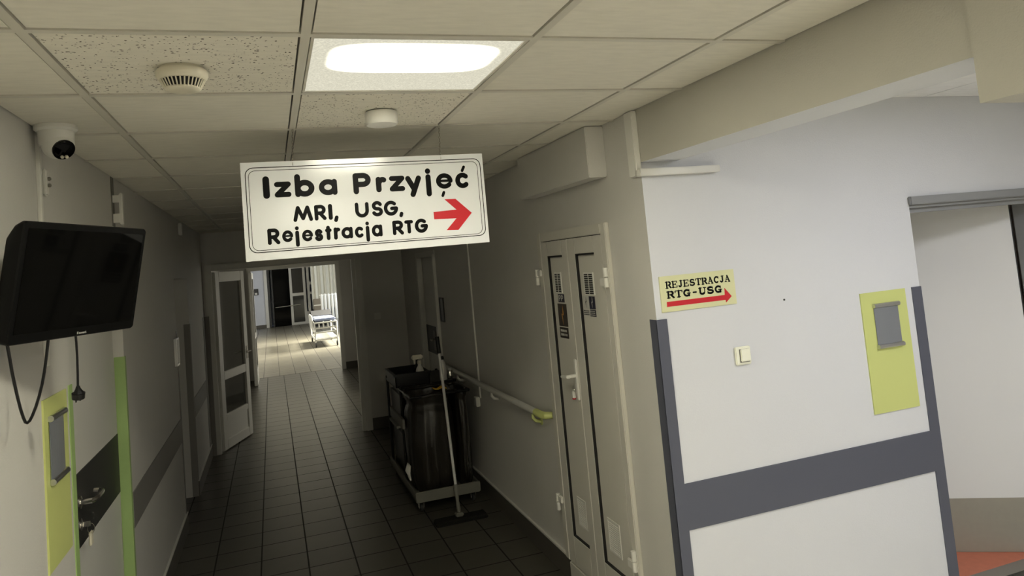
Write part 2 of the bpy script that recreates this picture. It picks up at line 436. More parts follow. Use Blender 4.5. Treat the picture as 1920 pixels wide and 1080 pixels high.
# lobby between the two partitions
struct('wall_lobby_left', MB().box(-1.15, -.95, YE+.2, YV, 0, 2.75), WALL)
struct('wall_lobby_right', MB().box(1.62, 1.82, YE+.2, 10.1, 0, 2.75).box(1.62, 1.82, 11.48, YV, 0, 2.75).box(1.62, 1.82, 10.1, 11.48, 2.1, 2.75), WALL)  # the opening is made up, it lets the lobby fill in
wv = MB()
wv.box(-3.0, -.40, YV, YV+.2, 0, 2.9).box(1.30, 3.2, YV, YV+.2, 0, 2.9).box(-.40, 1.30, YV, YV+.2, 2.16, 2.9)
struct('wall_lobby_end', wv, WALL)
# far hall
struct('wall_hall_left', MB().box(-3.2, -3.0, YV, YH+.2, 0, 2.9), HALLWALL)
whr = MB()
for a, b in ((YV, 19.7), (22.9, 25.0), (28.2, YH+.2)): whr.box(3.0, 3.2, a, b, 0, 2.9)
for a, b in ((19.7, 22.9), (25.0, 28.2)): whr.box(3.0, 3.2, a, b, 0, .95).box(3.0, 3.2, a, b, 2.55, 2.9)
struct('wall_hall_right', whr, HALLWALL)
for i, (a, b) in enumerate(((19.7, 22.9), (25.0, 28.2))):
    wn_ = MB()
    wn_.box(3.07, 3.13, a, b, .95, 1.01).box(3.07, 3.13, a, b, 2.49, 2.55)
    for y in (a, (a+b)/2-.03, b-.06): wn_.box(3.07, 3.13, y, y+.06, 1.01, 2.49)
    struct('window_%d' % (i+1), wn_, TRIMW)
whe = MB()
whe.box(-3.0, -.17, YH, YH+.2, 0, 2.9).box(1.72, 3.0, YH, YH+.2, 0, 2.9).box(-.17, 1.72, YH, YH+.2, 2.42, 2.9)
whe.box(-.6, 2.2, YH+1.6, YH+1.8, 0, 2.9)
struct('wall_hall_end', whe, HALLWALL)
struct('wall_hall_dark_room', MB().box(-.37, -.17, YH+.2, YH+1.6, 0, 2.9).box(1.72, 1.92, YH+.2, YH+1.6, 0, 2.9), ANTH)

# ceilings ----------------------------------------------------------
XB = [-.501, .121, .747, 1.345]
YB0, PY = 1.803, .5945
rows = [YB0+PY*k for k in range(-8, 13)]
LAMPS = {(1, 0), (1, -5)}
ce = MB()
ce.box(XL-.25, XR+.2, YB, YE+.2, 2.60, 2.75, mi=2)
xe = [XL] + XB + [XR]
HB = .012
for i in range(len(xe)-1):
    for j in range(-8, 13):
        y0 = rows[0]+PY*(j+8); y1 = y0+PY
        x0 = xe[i]+(HB+.005 if i else .005); x1 = xe[i+1]-(HB+.005 if i < len(xe)-2 else .006)
        a, b = max(y0+HB+.005, YB), min(y1-HB-.003, YE)
        if a >= b or (i-0, j) in LAMPS and False: continue
        if (i == 2 and j in (0, -5)): continue
        fiss = (i == 1 and j == 0) or (i == 2 and j == 1)
        ce.box(x0, x1, a, b, 2.560, 2.60, mi=1 if fiss else 0)
ceil_o = struct('ceiling', ce, [TILE, TILED, DARK])
gr = MB()
for x in XB: gr.box(x-HB, x+HB, YB, YE, 2.556, 2.598)
for y in rows:
    if YB < y < YE:
        for x0, x1 in zip(xe, xe[1:]):
            gr.box(x0+(HB if x0 != XL else 0), x1-(HB if x1 != XR else 0), y-HB, y+HB, 2.556, 2.598)
build('ceiling_grid', gr, TBAR, ceil_o, smooth=0)
cs = MB()
cs.box(XR+.2, 6.2, YB, 2.98, 2.62, 2.75, mi=1)
sx = [XR+.2] + [2.10+.61*k for k in range(0, 7)]
for x0, x1 in zip(sx, sx[1:]):
    yv = 2.775
    while yv > YB:
        cs.box(x0+.004, x1-.004, max(yv-.596, YB), yv-.004, 2.60, 2.62); yv -= .6
struct('ceiling_side', cs, [ceiling_tile('white_side_tile', (0.86, 0.86, 0.86), False), DARK])
struct('ceiling_lobby', MB().box(-1.15, 1.82, YE+.2, YV, 2.56, 2.75), TILE)
struct('ceiling_hall', MB().box(-3.2, 3.2, YV, YH+1.8, 2.75, 2.95), TILE)
struct('ceiling_annex', MB().box(2.9, 4.7, 2.98, 5.3, 2.60, 2.75), TILE)

# skirtings -----------------------------------------------------------
sk = MB()
def skirt(mb, x0, x1, y0, y1, h=.135):
    mb.box(x0, x1, y0, y1, 0, h)
skl = MB()
for a, b in ((YB, 3.19), (4.24, 6.43), (7.38, YE)): skirt(skl, XL, XL+.012, a, b)
struct('baseboard_left', skl, BASEB)
skr = MB(); skirt(skr, XR-.012, XR, 2.79, 7.12); skirt(skr, XR-.012, XR, 8.02, YE)
struct('baseboard_right', skr, BASEB)
ske = MB(); skirt(ske, FX1+.03, XR-.012, YE-.012, YE)
struct('baseboard_end', ske, BASEB)
skv = MB(); skirt(skv, 1.34, 1.62, YV-.012, YV); skirt(skv, 1.608, 1.62, YE+.2, 10.1); skirt(skv, 1.608, 1.62, 11.48, YV-.012); skirt(skv, -.95, -.938, YE+.2, YV)
struct('baseboard_lobby', skv, BASEB)
skh = MB(); skirt(skh, -3.0, -.25, YH-.015, YH)
struct('baseboard_hall', skh, BASEB)
struct('baseboard_side', MB().box(XR+.06, 3.06, 2.763, 2.775, 0, .10), BASEB)
# light capping strips on the skirting tops
struct('trim_3', MB().box(XR-.014, XR, 2.83, 7.12, .135, .147), TRIMW)
struct('trim_4', MB().box(XL, XL+.014, 4.28, 6.43, .135, .145).box(XL, XL+.014, 7.38, YE, .135, .145), TRIMW)

# ------------------------------------------------------------------ left wall doors
d1 = MB()
XD = XL-.048
d1.box(XD-.04, XD, 3.20, 4.23, .005, 2.04, bev=.003)
door1 = struct('door_1', d1, LEAFW, smooth=0)
build('kick_band', MB().box(XD, XD+.003, 3.20, 4.23, .925, 1.222), ANTH, door1, smooth=0, label='dark laminate band at handle height')
hd = MB(); RY = Matrix.Rotation(PI/2, 3, 'Y')
hd.lathe([(.026, 0), (.026, .008), (.012, .01), (.011, .05)], (XD+.003, 3.42, 1.105), 16, M=RY)
hd.tube([(XD+.045, 3.42, 1.105), (XD+.056, 3.435, 1.104), (XD+.060, 3.48, 1.102), (XD+.060, 3.55, 1.100), (XD+.056, 3.585, 1.099), (XD+.042, 3.60, 1.100), (XD+.02, 3.60, 1.103)], .0105, 10)
build('door_handle', hd, CHROME, door1)
lk = MB(); lk.lathe([(.024, 0), (.024, .006), (.010, .007), (.010, .012)], (XD+.003, 3.42, 1.015), 16, M=RY)
build('lock', lk, CHROME, door1)
key = thing('key', 'key with a pale tag hanging from the lock of the near left door', 'key', (XD+.03, 3.422, .93))
kb = MB(); kb.box(XD+.015, XD+.042, 3.4205, 3.4235, 1.003, 1.025).torus((XD+.042, 3.422, .993), (1, 0, 0), (0, 0, 1), .013, .0015, sv=1.6)
build('key_blade', kb, CHROME, key)
build('key_tag', MB().box(XD+.036, XD+.046, 3.405, 3.445, .925, .982, bev=.004), CREAM, key)

d2 = MB().box(XL-.20, XL-.16, 6.44, 7.37, .005, 2.02, bev=.003)
door2 = struct('door_2', d2, LEAFW)
build('kick_band', MB().box(XL-.16, XL-.157, 6.44, 7.37, .0, 1.60), GREYBAND, door2, smooth=0, label='dark grey lower panel')
# corner guards: L profiles
def guard(y, s, x, face, into, z1, m, label, side=1, grp=None):
    """edge at (x,y) of an opening in a wall that faces +x (side=1) or -x; s=+1 wall continues to +y"""
    b = MB()
    b.box(x, x+side*.004, y, y+s*face, 0.0, z1)
    b.box(x+side*.004, x-side*into, y, y-s*.004, 0.0, z1)
    return tag(build('corner_guard', b, m, smooth=0), label, 'corner guard', grp)
guard(3.19, -1, XL, .045, .046, 1.615, GREEN, 'green corner guard between the left lime board and the dark band door', 1)
guard(4.24, 1, XL, .03, .047, 1.615, GREEN, 'green corner guard at the far edge of the near left door with the dark band', 1)
guard(6.43, -1, XL, .05, .05, 1.60, GREYBAND, 'grey corner guard at the near edge of the recessed left door', 1)
guard(7.38, 1, XL, .05, .05, 1.60, GREYBAND, 'grey corner guard at the far edge of the recessed left door', 1)
tag(build('corner_guard', MB().box(XL, XL+.055, YE-.065, YE-.06, 0, 1.59).box(XL, XL+.005, YE-.26, YE-.06, 0, 1.59), GREYBAND, smooth=0), 'dark grey corner guard left of the glazed partition door', 'corner guard')

# protective bands
def band(label, mb, m=GREYBAND):
    return tag(build('protective_band', mb, m, smooth=0), label, 'wall protection band')
band('slate grey protective band across the bright white side wall', MB().box(1.645, 3.067, 2.769, 2.775, .708, .904), GUARD)
band('grey protective band along the left wall between its two doors', MB().box(XL, XL+.006, 4.272, 6.378, .715, .895))
band('short grey protective band on the left wall by the glazed partition door', MB().box(XL, XL+.006, 7.44, 8.70, .715, .895))
# slate corner guards of the side wall
pg = MB()
pg.box(XR-.004, XR, 2.771, 2.83, 0, 1.62).box(XR-.004, 1.645, 2.769, 2.775, 0, 1.62)
tag(build('corner_guard', pg, GUARD, smooth=0), 'slate grey corner guard on the pillar edge below the yellow sign', 'corner guard')
pg = MB()
pg.box(3.067, 3.129, 2.769, 2.775, 0, 1.62).box(3.125, 3.129, 2.775, 2.90, 0, 1.62)
tag(build('corner_guard', pg, GUARD, smooth=0), 'slate grey corner guard at the doorway right of the lime board', 'corner guard')

# ------------------------------------------------------------------ doorway on the right with ajar door
df = MB()
df.box(3.118, 4.26, 2.752, 2.775, 2.035, 2.078, bev=.004).box(3.125, 4.20, 2.775, 2.98, 2.02, 2.045).box(3.125, 4.20, 2.80, 2.86, 1.995, 2.02)
df.box(4.16, 4.20, 2.775, 2.995, 0, 2.02).box(4.195, 4.255, 2.755, 2.775, 0, 2.035, bev=.004)
struct('door_3', df, FRAMEG)
ang = math.atan2(-.512, .859)
leaf = thing('door_leaf', 'white door standing ajar in the grey framed doorway on the right', 'door', (4.145, 3.005, 0.006), Matrix.Rotation(ang, 3, 'Z'))
build('door_panel', MB().box(-.90, 0, 0, .04, 0.0, 2.03, bev=.002), LEAFB, leaf, local=True, smooth=0)
build('kick_plate', MB().box(-.90, 0, -.002, 0, 0.0, .305), KICK, leaf, local=True, smooth=0, label='grey metal kick plate along the bottom')
build('hinge_edge', MB().box(-.002, .008, .006, .034, 0.0, 2.03), ANTH, leaf, local=True, smooth=0)
struct('trim_5', MB().box(3.13, 4.16, 2.94, 3.03, 0, .008), ALU)

# ------------------------------------------------------------------ door on the far right wall
d4 = MB().box(XR+.05, XR+.09, RD[0]+.005, RD[1]-.005, .005, 2.04)
door4 = struct('door_4', d4, LEAFW)
build('door_frame', MB().box(XR-.03, XR+.05, RD[0]-.05, RD[0]+.03, 0, 2.06, bev=.006).box(XR-.012, XR+.05, RD[1]-.02, RD[1]+.05, 0, 2.08).box(XR-.012, XR+.05, RD[0]-.05, RD[1]+.05, 2.04, 2.10), TRIMW, door4, smooth=0)
build('kick_band', MB().box(XR+.046, XR+.05, RD[0]+.03, RD[1]-.02, .985, 1.285), ANTH, door4, smooth=0, label='dark laminate band at handle height')
build('lock_plate', MB().box(XR+.042, XR+.046, 7.55, 7.65, 1.03, 1.24, bev=.001), GREYP, door4)
hb = MB(); hb.tube([(XR+.046, 7.58, 1.15), (XR, 7.58, 1.15), (XR-.008, 7.57, 1.15), (XR-.008, 7.46, 1.15)], .009, 8)
build('door_handle', hb, CHROME, door4)

# ------------------------------------------------------------------ glazed partition of the corridor end
def profile_frame(mb, x0, x1, y0, y1, z1, wj, wh):
    mb.box(x0, x0+wj, y0, y1, 0, z1, bev=.004).box(x1-wj, x1, y0, y1, 0, z1, bev=.004).box(x0+wj, x1-wj, y0, y1, z1-wh, z1, bev=.004)
pf = MB(); profile_frame(pf, -.735, 1.075, YE-.05, YE+.03, 2.185, .075, .075)
pf.box(.955, 1.0, YE-.03, YE+.05, 0, 2.11)
partition = struct('door_5', pf, TRIMW)
lx = Matrix.Rotation(math.radians(70), 3, 'Z')
lf = thing('glazed_door_leaf', 'white framed glazed door leaf swung open in the first corridor partition', 'door', (-.63, YE+.04, .012), lx)
fr = MB(); W_, H_ = .86, 2.085
fr.box(0, .11, 0, .06, 0, H_, bev=.006).box(W_-.11, W_, 0, .06, 0, H_, bev=.006)
fr.box(.11, W_-.11, 0, .06, H_-.12, H_, bev=.006).box(.11, W_-.11, 0, .06, .80, .90, bev=.006).box(.11, W_-.11, 0, .06, 0, .11, bev=.006).box(.11, W_-.11, 0, .06, .33, .40, bev=.006)
fr.box(.11, W_-.11, .015, .045, .11, .33)
build('leaf_frame', fr, TRIMW, lf, local=True)
build('glass_pane', MB().box(.11, W_-.11, .026, .034, .90, H_-.12), GLASS, lf, local=True, smooth=0)
build('glass_pane', MB().box(.11, W_-.11, .026, .034, .40, .80), GLASS, lf, local=True, smooth=0)
hh = MB(); hh.tube([(W_-.05, 0, 1.05), (W_-.05, -.05, 1.05), (W_-.17, -.05, 1.05)], .009, 8).box(W_-.07, W_-.03, -.008, 0, .96, 1.12)
build('door_handle', hh, CHROME, lf, local=True)
st = MB(); st.box(W_, W_+.025, .015, .045, .22, .42, bev=.004)
build('door_stop', st, RUBBER, lf, local=True)
# second partition
pf2 = MB(); profile_frame(pf2, -.46, 1.345, YV-.06, YV+.02, 2.215, .085, .07)
struct('door_6', pf2, TRIMW)
lf2 = thing('glazed_door_leaf', 'narrow white door leaf folded back at the left of the second partition', 'door', (-.40, YV-.07, .012), Matrix.Rotation(math.radians(-90.6), 3, 'Z'))
fr = MB(); fr.box(0, .1, 0, .06, 0, 2.1, bev=.006).box(.72, .82, 0, .06, 0, 2.1, bev=.006).box(.1, .72, 0, .06, 1.98, 2.1).box(.1, .72, 0, .06, .85, .95).box(.1, .72, 0, .06, 0, .3)
build('leaf_frame', fr, TRIMW, lf2, local=True)
build('glass_pane', MB().box(.1, .72, .026, .034, .95, 1.98).box(.1, .72, .026, .034, .3, .85), GLASS, lf2, local=True, smooth=0)

# ------------------------------------------------------------------ ceiling lamp in view
def panel_lamp(label, x0, x1, y0, y1, z, mt, name='ceiling_lamp', group=None):
    t = thing(name, label, 'ceiling lamp', ((x0+x1)/2, (y0+y1)/2, z), None, group)
    f = MB(); e = .008
    f.box(x0, x0+e, y0, y1, z, z+.03).box(x1-e, x1, y0, y1, z, z+.03).box(x0+e, x1-e, y0, y0+e, z, z+.03).box(x0+e, x1-e, y1-e, y1, z, z+.03)
    build('lamp_frame', f, TBAR, t, smooth=0)
    build('diffuser', MB().box(x0+e, x1-e, y0+e, y1-e, z+.004, z+.012), mt, t, smooth=0, label='glowing prismatic diffuser')
    return t
PANEL = lamp_mat('lamp_diffuser', LAMP_CORE, LAMP_EDGE, LAMP_WARM, (0.005, -.085, .195, .115))
panel_lamp('lit square ceiling panel lamp above the hanging sign', .136, .732, 1.818, 2.383, 2.557, PANEL)
REAR_FILLM = lamp_mat('rear_fill_diffuser', REAR_FILL, 1.0, LAMP_WARM, (0, 0, .5, .5))
SIDEM = lamp_mat('side_lamp_diffuser', SIDE_LAMP, 1.0, (0.95, 0.955, 1.0), (0, 0, .9, .9))
yr = rows[0]+PY*3
panel_lamp('added square fill panel in the corridor ceiling, unseen behind the viewer', .136, .732, yr+.015, yr+PY-.015, 2.557, REAR_FILLM)  # unseen panel added to lift the ambient light and the ceiling
panel_lamp('lit ceiling panel lamp of the side passage', 2.30, 3.50, .95, 1.55, 2.575, SIDEM)
panel_lamp('lit ceiling panel lamp at the rear of the side passage', 2.30, 3.50, -1.25, -.65, 2.575, SIDEM)

# ------------------------------------------------------------------ hanging sign
SX, SY, SZ = .4175, 2.98, 2.028
sg = thing('hanging_sign', 'white hanging sign with black lettering and a red arrow, on two chains', 'sign', (SX, SY, SZ))
build('sign_board', MB().box(-.507, .507, 0, .008, 0, .397, bev=.001), SIGNW, sg, local=True, smooth=0)
O, U, V, W = (0, -.0002, 0), (1, 0, 0), (0, 0, 1), (0, -.0007, 0)
def rrect(mb, x0, x1, z0, z1, r, wd):
    pts = arc(x1-r, z1-r, r, r, 90, 0, 6)+arc(x1-r, z0+r, r, r, 0, -90, 6)+arc(x0+r, z0+r, r, r, -90, -180, 6)+arc(x0+r, z1-r, r, r, 180, 90, 6)
    stroke(mb, pts+[pts[0]], wd, O, U, V, W)
bl = MB(); rrect(bl, -.490, .493, .0325, .374, .03, .0032); rrect(bl, -.4785, .4790, .0405, .362, .025, .0020)
build('border_line', bl, INK, sg, local=True, smooth=0)
L1 = [('I', -0.4266, 0.2478, -0.4001, 0.3368), ('z', -0.3835, 0.2486, -0.3163, 0.3138), ('b', -0.3027, 0.2465, -0.2249, 0.341), ('a', -0.2083, 0.2468, -0.1328, 0.3151), ('P', -0.068, 0.2447, 0.0069, 0.334), ('r', 0.027, 0.2478, 0.0739, 0.3141), ('z', 0.083, 0.2471, 0.1514, 0.3151), ('y', 0.1534, 0.2191, 0.2228, 0.3116), ('j', 0.2383, 0.2178, 0.2688, 0.3406), ('e', 0.286, 0.2459, 0.3636, 0.3173), ('c', 0.3732, 0.2446, 0.4395, 0.3153)]
L1b = [(',', 0.304, 0.2115, 0.3275, 0.2382), ('/', 0.3997, 0.317, 0.4263, 0.346)]
L2 = [('M', -0.3167, 0.1456, -0.2393, 0.2100), ('R', -0.2326, 0.1454, -0.185, 0.2095), ('I', -0.1753, 0.1455, -0.1614, 0.2099), (',', -0.1567, 0.1341, -0.1354, 0.1611), ('U', -0.0676, 0.1454, -0.0102, 0.2096), ('S', 0.0017, 0.1459, 0.0483, 0.2116), ('G', 0.0525, 0.145, 0.1132, 0.2094), (',', 0.1152, 0.1361, 0.1348, 0.1592)]
L3 = [('R', -0.4204, 0.0601, -0.3727, 0.1254), ('e', -0.3655, 0.065, -0.3205, 0.1150), ('j', -0.3164, 0.0444, -0.2948, 0.1278), ('e', -0.2881, 0.062, -0.2428, 0.1119), ('s', -0.2372, 0.0603, -0.2042, 0.1104), ('t', -0.1952, 0.0619, -0.1686, 0.1214), ('r', -0.1609, 0.0615, -0.133, 0.112), ('a', -0.1305, 0.0619, -0.0831, 0.1108), ('c', -0.0757, 0.0613, -0.0363, 0.1092), ('j', -0.0343, 0.0432, -0.0096, 0.1275), ('a', -0.0053, 0.0606, 0.0399, 0.1119), ('R', 0.083, 0.0615, 0.1303, 0.1234), ('T', 0.1347, 0.0639, 0.1723, 0.1214), ('G', 0.1787, 0.0629, 0.236, 0.1243)]
for wd_, words in ((.0230, (L1[:4], L1[4:])), (.0150, (L2[:4], L2[4:])), (.0150, (L3[:11], L3[11:]))):
    for k, word in enumerate(words):
        m_ = MB(); letters(m_, word, wd_, O, U, V, W)
        if wd_ > .02 and k: letters(m_, L1b, .0125, O, U, V, W)
        build('lettering', m_, INK, sg, local=True, smooth=0)
AR = [(0.2653, 0.149), (0.3682, 0.1533), (0.3181, 0.2016), (0.368, 0.2005), (0.4362, 0.1348), (0.3698, 0.0641), (0.317, 0.0667), (0.3649, 0.115), (0.2658, 0.1175)]
build('arrow', MB().prism(AR, O, U, V, W), REDV, sg, local=True, smooth=0, label='red arrow pointing right')
for xa, xb in ((.122-SX, .113-SX), (.740-SX, .735-SX)):
    ch = MB(); n = 12; zt, zb = 2.556-SZ, .388
    for i in range(n):
        f = (i+.5)/n; z = zb+(zt-zb)*f; x = xb+(xa-xb)*f
        ch.torus((x, .004, z), (1, 0, 0) if i % 2 else (0, 1, 0), (0, 0, 1), .0030, .0010, n=10, m=5, sv=2.3)
    ch.torus((xb, .004, .384), (0, 1, 0), (0, 0, 1), .007, .0009, n=12, m=5)
    build('chain', ch, mat('chain_steel', (.3, .28, .22), .4, metal=1.0), sg, local=True)

# ------------------------------------------------------------------ television
r_ = Vector((.424, .906, -.013)); n_ = Vector((.887, -.418, -.195)); r_ = (r_-n_*r_.dot(n_)).normalized(); n_.normalize(); u_ = n_.cross(r_)
if u_.z < 0: u_ = -u_
RT = Matrix((r_, -n_, u_)).transposed()
tv = thing('television', 'black flat television on a bracket on the left wall', 'television', (-.542, 2.479, 1.998), RT)
cab = MB()
def rring(x0, x1, z0, z1, r, y, n=5):
    return [(a, y, b) for a, b in arc(x1-r, z1-r, r, r, 90, 0, n)+arc(x1-r, z0+r, r, r, 0, -90, n)+arc(x0+r, z0+r, r, r, -90, -180, n)+arc(x0+r, z1-r, r, r, 180, 90, n)]
rg_ = [rring(-.264, .264, -.168, .168, .010, 0), rring(-.267, .267, -.171, .171, .012, .004), rring(-.267, .267, -.171, .171, .012, .012), rring(-.268, .262, -.171, .160, .016, .030), rring(-.262, .245, -.164, .135, .024, .052), rring(-.240, .22, -.145, .110, .03, .064)]
nr = len(rg_[0]); fs_ = [tuple(range(nr)), tuple(range((len(rg_)-1)*nr, len(rg_)*nr))]
for i in range(len(rg_)-1):
    for k in range(nr): fs_.append((i*nr+k, i*nr+(k+1) % nr, (i+1)*nr+(k+1) % nr, (i+1)*nr+k))
cab.add([p for q in rg_ for p in q], fs_)
build('television_case', cab, mat('black_tv_case', (0.003, 0.003, 0.003), 0.4, spec=0.12), tv, local=True)
build('screen', MB().box(-.250, .250, -.001, .004, -.142, .152), BLACKG, tv, local=True, smooth=0, label='switched off glossy black screen')
lg = MB()
for i, (a, h) in enumerate(((0, .0075), (.008, .005), (.0145, .005), (.021, .005), (.0275, .005), (.034, .006))):
    lg.box(-.004+a, .0005+a, -.0012, 0, -.164, -.164+h)
    if i in (1, 3, 5): lg.box(-.004+a, .0015+a+.001, -.0012, 0, -.164, -.1625)
build('maker_mark', lg, mat('mark_grey', (.35, .35, .33), .5), tv, local=True, smooth=0)
tvR = ROOTM['television']
br = MB()
pa = tvR @ Vector((0, .06, 0)); wx = XL
br.box(-.06, .06, .060, .072, -.06, .06)
build('mount_plate', br, BLACKP, tv, local=True)
arm = MB(); arm.tube([pa, pa+Vector((-.03, .03, 0)), (XL+.02, 2.60, 1.995)], .014, 10).box(XL, XL+.02, 2.55, 2.65, 1.92, 2.07, bev=.003)
build('wall_bracket', arm, BLACKP, tv)
loop = [(-0.223, .04, -0.165), (-.205, .04, -.21), (-.189, .04, -.252), (-.172, .04, -.292), (-.154, .04, -.332), (-.136, .04, -.370), (-.121, .04, -.397), (-.111, .04, -.412), (-.103, .04, -.416), (-.095, .04, -.412), (-.088, .04, -.400), (-.079, .04, -.375), (-.072, .04, -.345), (-.067, .04, -.31), (-.065, .04, -.275), (-.066, .04, -.23), (-.069, .04, -.165)]
build('video_cable', MB().tube(loop, .0042, 8), BLACKP, tv, local=True)
pc = MB()
pc.tube([(.040, .04, -.165), (.052, .04, -.20), (.066, .04, -.25), (.078, .04, -.30), (.088, .04, -.345)], .0036, 8)
pc.tube([(.088, .04, -.343), (.090, .04, -.352), (.094, .04, -.362), (.096, .04, -.370)], [.005, .008, .013, .018], 12)
pc.tube([(.0945, .04, -.366), (.098, .04, -.384)], [.0195, .0185], 14)
pc.tube([(.088, .04, -.384), (.090, .04, -.395)], .0025, 6).tube([(.106, .04, -.384), (.108, .04, -.393)], .0025, 6)
build('power_cable', pc, BLACKP, tv, local=True)

# ------------------------------------------------------------------ dome camera, detectors, small wall devices
sc = thing('security_camera', 'white dome security camera at the ceiling in the left corner', 'camera', (-.690, 2.835, ZC))
b = MB(); b.lathe([(.066, 0), (.068, -.006), (.068, -.014), (.062, -.02), (.057, -.022), (.056, -.06), (.052, -.075)], (-.690, 2.835, ZC), 36)
build('camera_base', b, PLASTW, sc)
dirv = Vector((.55, -.62, -.56)).normalized()
b = MB(); bm = bmesh.new(); bmesh.ops.create_uvsphere(bm, u_segments=28, v_segments=18, radius=.052)
b.bm(bm, 0, Matrix.Translation((-.684, 2.829, ZC-.068))); bm.free()
ball = build('camera_ball', b, PLASTW, sc)
Md = Vector((0, 0, 1)).rotation_difference(dirv).to_matrix()
cc = Vector((-.684, 2.829, ZC-.068))
b = MB().lathe([(.036, .034), (.037, .045), (.032, .0495), (.016, .052), (.004, .0525)], cc, 28, M=Md)
build('lens_cover', b, BLACKG, ball)
b = MB()
for dx in (-.009, .007): b.lathe([(.0055, .046), (.0055, .0535), (.003, .054)], cc + Md @ Vector((0, 0, 0)) + up*-.022 + rt*dx, 12, M=Md)
build('infrared_lamp', b, CREAM, ball)

sd = thing('smoke_detector', 'white slotted smoke detector on the speckled ceiling tile left of the lamp', 'smoke detector', (-.200, 2.110, ZC))
b = MB(); b.lathe([(.058, 0), (.058, -.008), (.066, -.009), (.068, -.014), (.068, -.024), (.065, -.030), (.060, -.035), (.058, -.036)], (-.200, 2.110, ZC), 40)
build('detector_base', b, CREAM, sd)
b = MB().lathe([(.055, -.034), (.045, -.056), (.042, -.058)], (-.200, 2.110, ZC), 32)
build('sensor_chamber', b, DARK, sd)
b = MB()
for k in range(32):
    a = 2*PI*k/32; d = Vector((math.cos(a), math.sin(a), 0)); c0 = Vector((-.200, 2.110, ZC))
    b.tube([c0+d*.0585+Vector((0, 0, -.035)), c0+d*.0455+Vector((0, 0, -.060))], .0021, 6)
b.lathe([(.046, -.057), (.047, -.060), (.042, -.064), (.02, -.066)], (-.200, 2.110, ZC), 32)
build('slotted_cap', b, CREAM, sd)
sr = thing('alarm_sounder', 'plain white round alarm sounder on the ceiling just above the hanging sign', 'alarm', (.444, 2.700, ZC))
b = MB(); b.lathe([(.052, 0), (.052, -.005)], (.444, 2.700, ZC), 32); build('sounder_base', b, GREYP, sr)
b = MB().lathe([(.061, -.004), (.063, -.007), (.063, -.046), (.059, -.054), (.03, -.058)], (.444, 2.700, ZC), 40)
build('sounder_body', b, PLASTW, sr)

wsn = thing('wall_sensor', 'small white sensor plate on the left wall below the dome camera', 'sensor', (XL, 2.94, 2.335))
build('sensor_plate', MB().box(XL, XL+.016, 2.925, 2.956, 2.325, 2.425, bev=.006), PLASTW, wsn)
b = MB()
for z in (2.364, 2.388): b.lathe([(.007, .0), (.007, .009), (.004, .012)], (XL+.014, 2.942, z), 12, M=Matrix.Rotation(PI/2, 3, 'Y'))
build('sensor_button', b, GREYP, wsn)
eb = thing('wall_control_box', 'white slim control box on two stubs high on the left wall beyond the television', 'control box', (XL, 4.16, 2.31))
build('box_cover', MB().box(XL+.034, XL+.050, 4.12, 4.165, 2.305, 2.475, bev=.005), PLASTW, eb)
build('mounting_stub', MB().box(XL, XL+.034, 4.125, 4.16, 2.425, 2.462), PLASTW, eb); build('mounting_stub', MB().box(XL, XL+.034, 4.125, 4.16, 2.318, 2.365), PLASTW, eb)
build('back_strip', MB().box(XL, XL+.004, 4.11, 4.17, 2.30, 2.56), GREYP, eb, smooth=0)
tag(build('wall_sensor', MB().box(XL, XL+.03, 6.93, 7.0, 2.42, 2.53, bev=.006), PLASTW), 'small white box high on the left wall near the dark corridor end', 'sensor')
lsw = thing('document_holder', 'narrow upright frame on the left wall beside the recessed door', 'frame', (XL, 6.25, 1.33))
build('frame_border', MB().box(XL, XL+.02, 6.22, 6.235, 1.33, 1.55).box(XL, XL+.02, 6.365, 6.38, 1.33, 1.55).box(XL, XL+.02, 6.235, 6.365, 1.33, 1.345).box(XL, XL+.02, 6.235, 6.365, 1.535, 1.55), ALU, lsw, smooth=0)
build('paper', MB().box(XL, XL+.006, 6.235, 6.365, 1.345, 1.535), PLASTW, lsw, smooth=0)
tag(build('cable_trunking', MB().box(XL, XL+.014, 2.862, 2.884, 1.72, 2.545, bev=.002), PLASTW), 'thin white cable trunking running down from the dome camera', 'cable trunking')

# ------------------------------------------------------------------ lime boards with pocket holders
def lime_board(label, O_, U_, N_, w_, h_, hx0, hx1, hz0, hz1):
    O_, U_, N_ = Vector(O_), Vector(U_), Vector(N_); Z = Vector((0, 0, 1))
    t = thing('notice_board', label, 'notice board', O_)
    b = MB().prism([(0, 0), (w_, 0), (w_, h_), (0, h_)], O_, U_, Z, N_*.006); build('board', b, LIME, t, smooth=0)
    b = MB(); pts = []
    n = 8
    for i in range(n+1):
        f = i/n; pts.append((hx0+(hx1-hx0)*f, .010+.006*math.sin(PI*f)))
    for i in range(n):
        (a, d), (c, e) = pts[i], pts[i+1]
        vs_ = [O_+U_*a+N_*d+Z*hz0, O_+U_*c+N_*e+Z*hz0, O_+U_*c+N_*e+Z*hz1, O_+U_*a+N_*d+Z*hz1]
        b.add(vs_+[p-N_*.002 for p in vs_], [(0, 1, 2, 3), (7, 6, 5, 4), (0, 4, 5, 1), (3, 2, 6, 7), (0, 3, 7, 4), (1, 5, 6, 2)])
    build('pocket', b, GREYPOCKET, t, label='grey document pocket')
    for z in (hz0, hz1):
        b = MB().tube([O_+U_*(hx0-.004)+N_*.014+Z*z, O_+U_*(hx1+.004)+N_*.014+Z*z], .011, 12)
        build('clamp_rail', b, ALU, t)
    return t
lime_board('lime green notice board beside the right doorway, with a grey pocket', (2.732, 2.775, 1.035), (1, 0, 0), (0, -1, 0), .288, .585, .07, .224, .318, .518)
lime_board('lime green notice board on the left wall below the television, with a grey pocket', (XL, 2.815, 1.035), (0, 1, 0), (1, 0, 0), .285, .575, .047, .218, .290, .505)

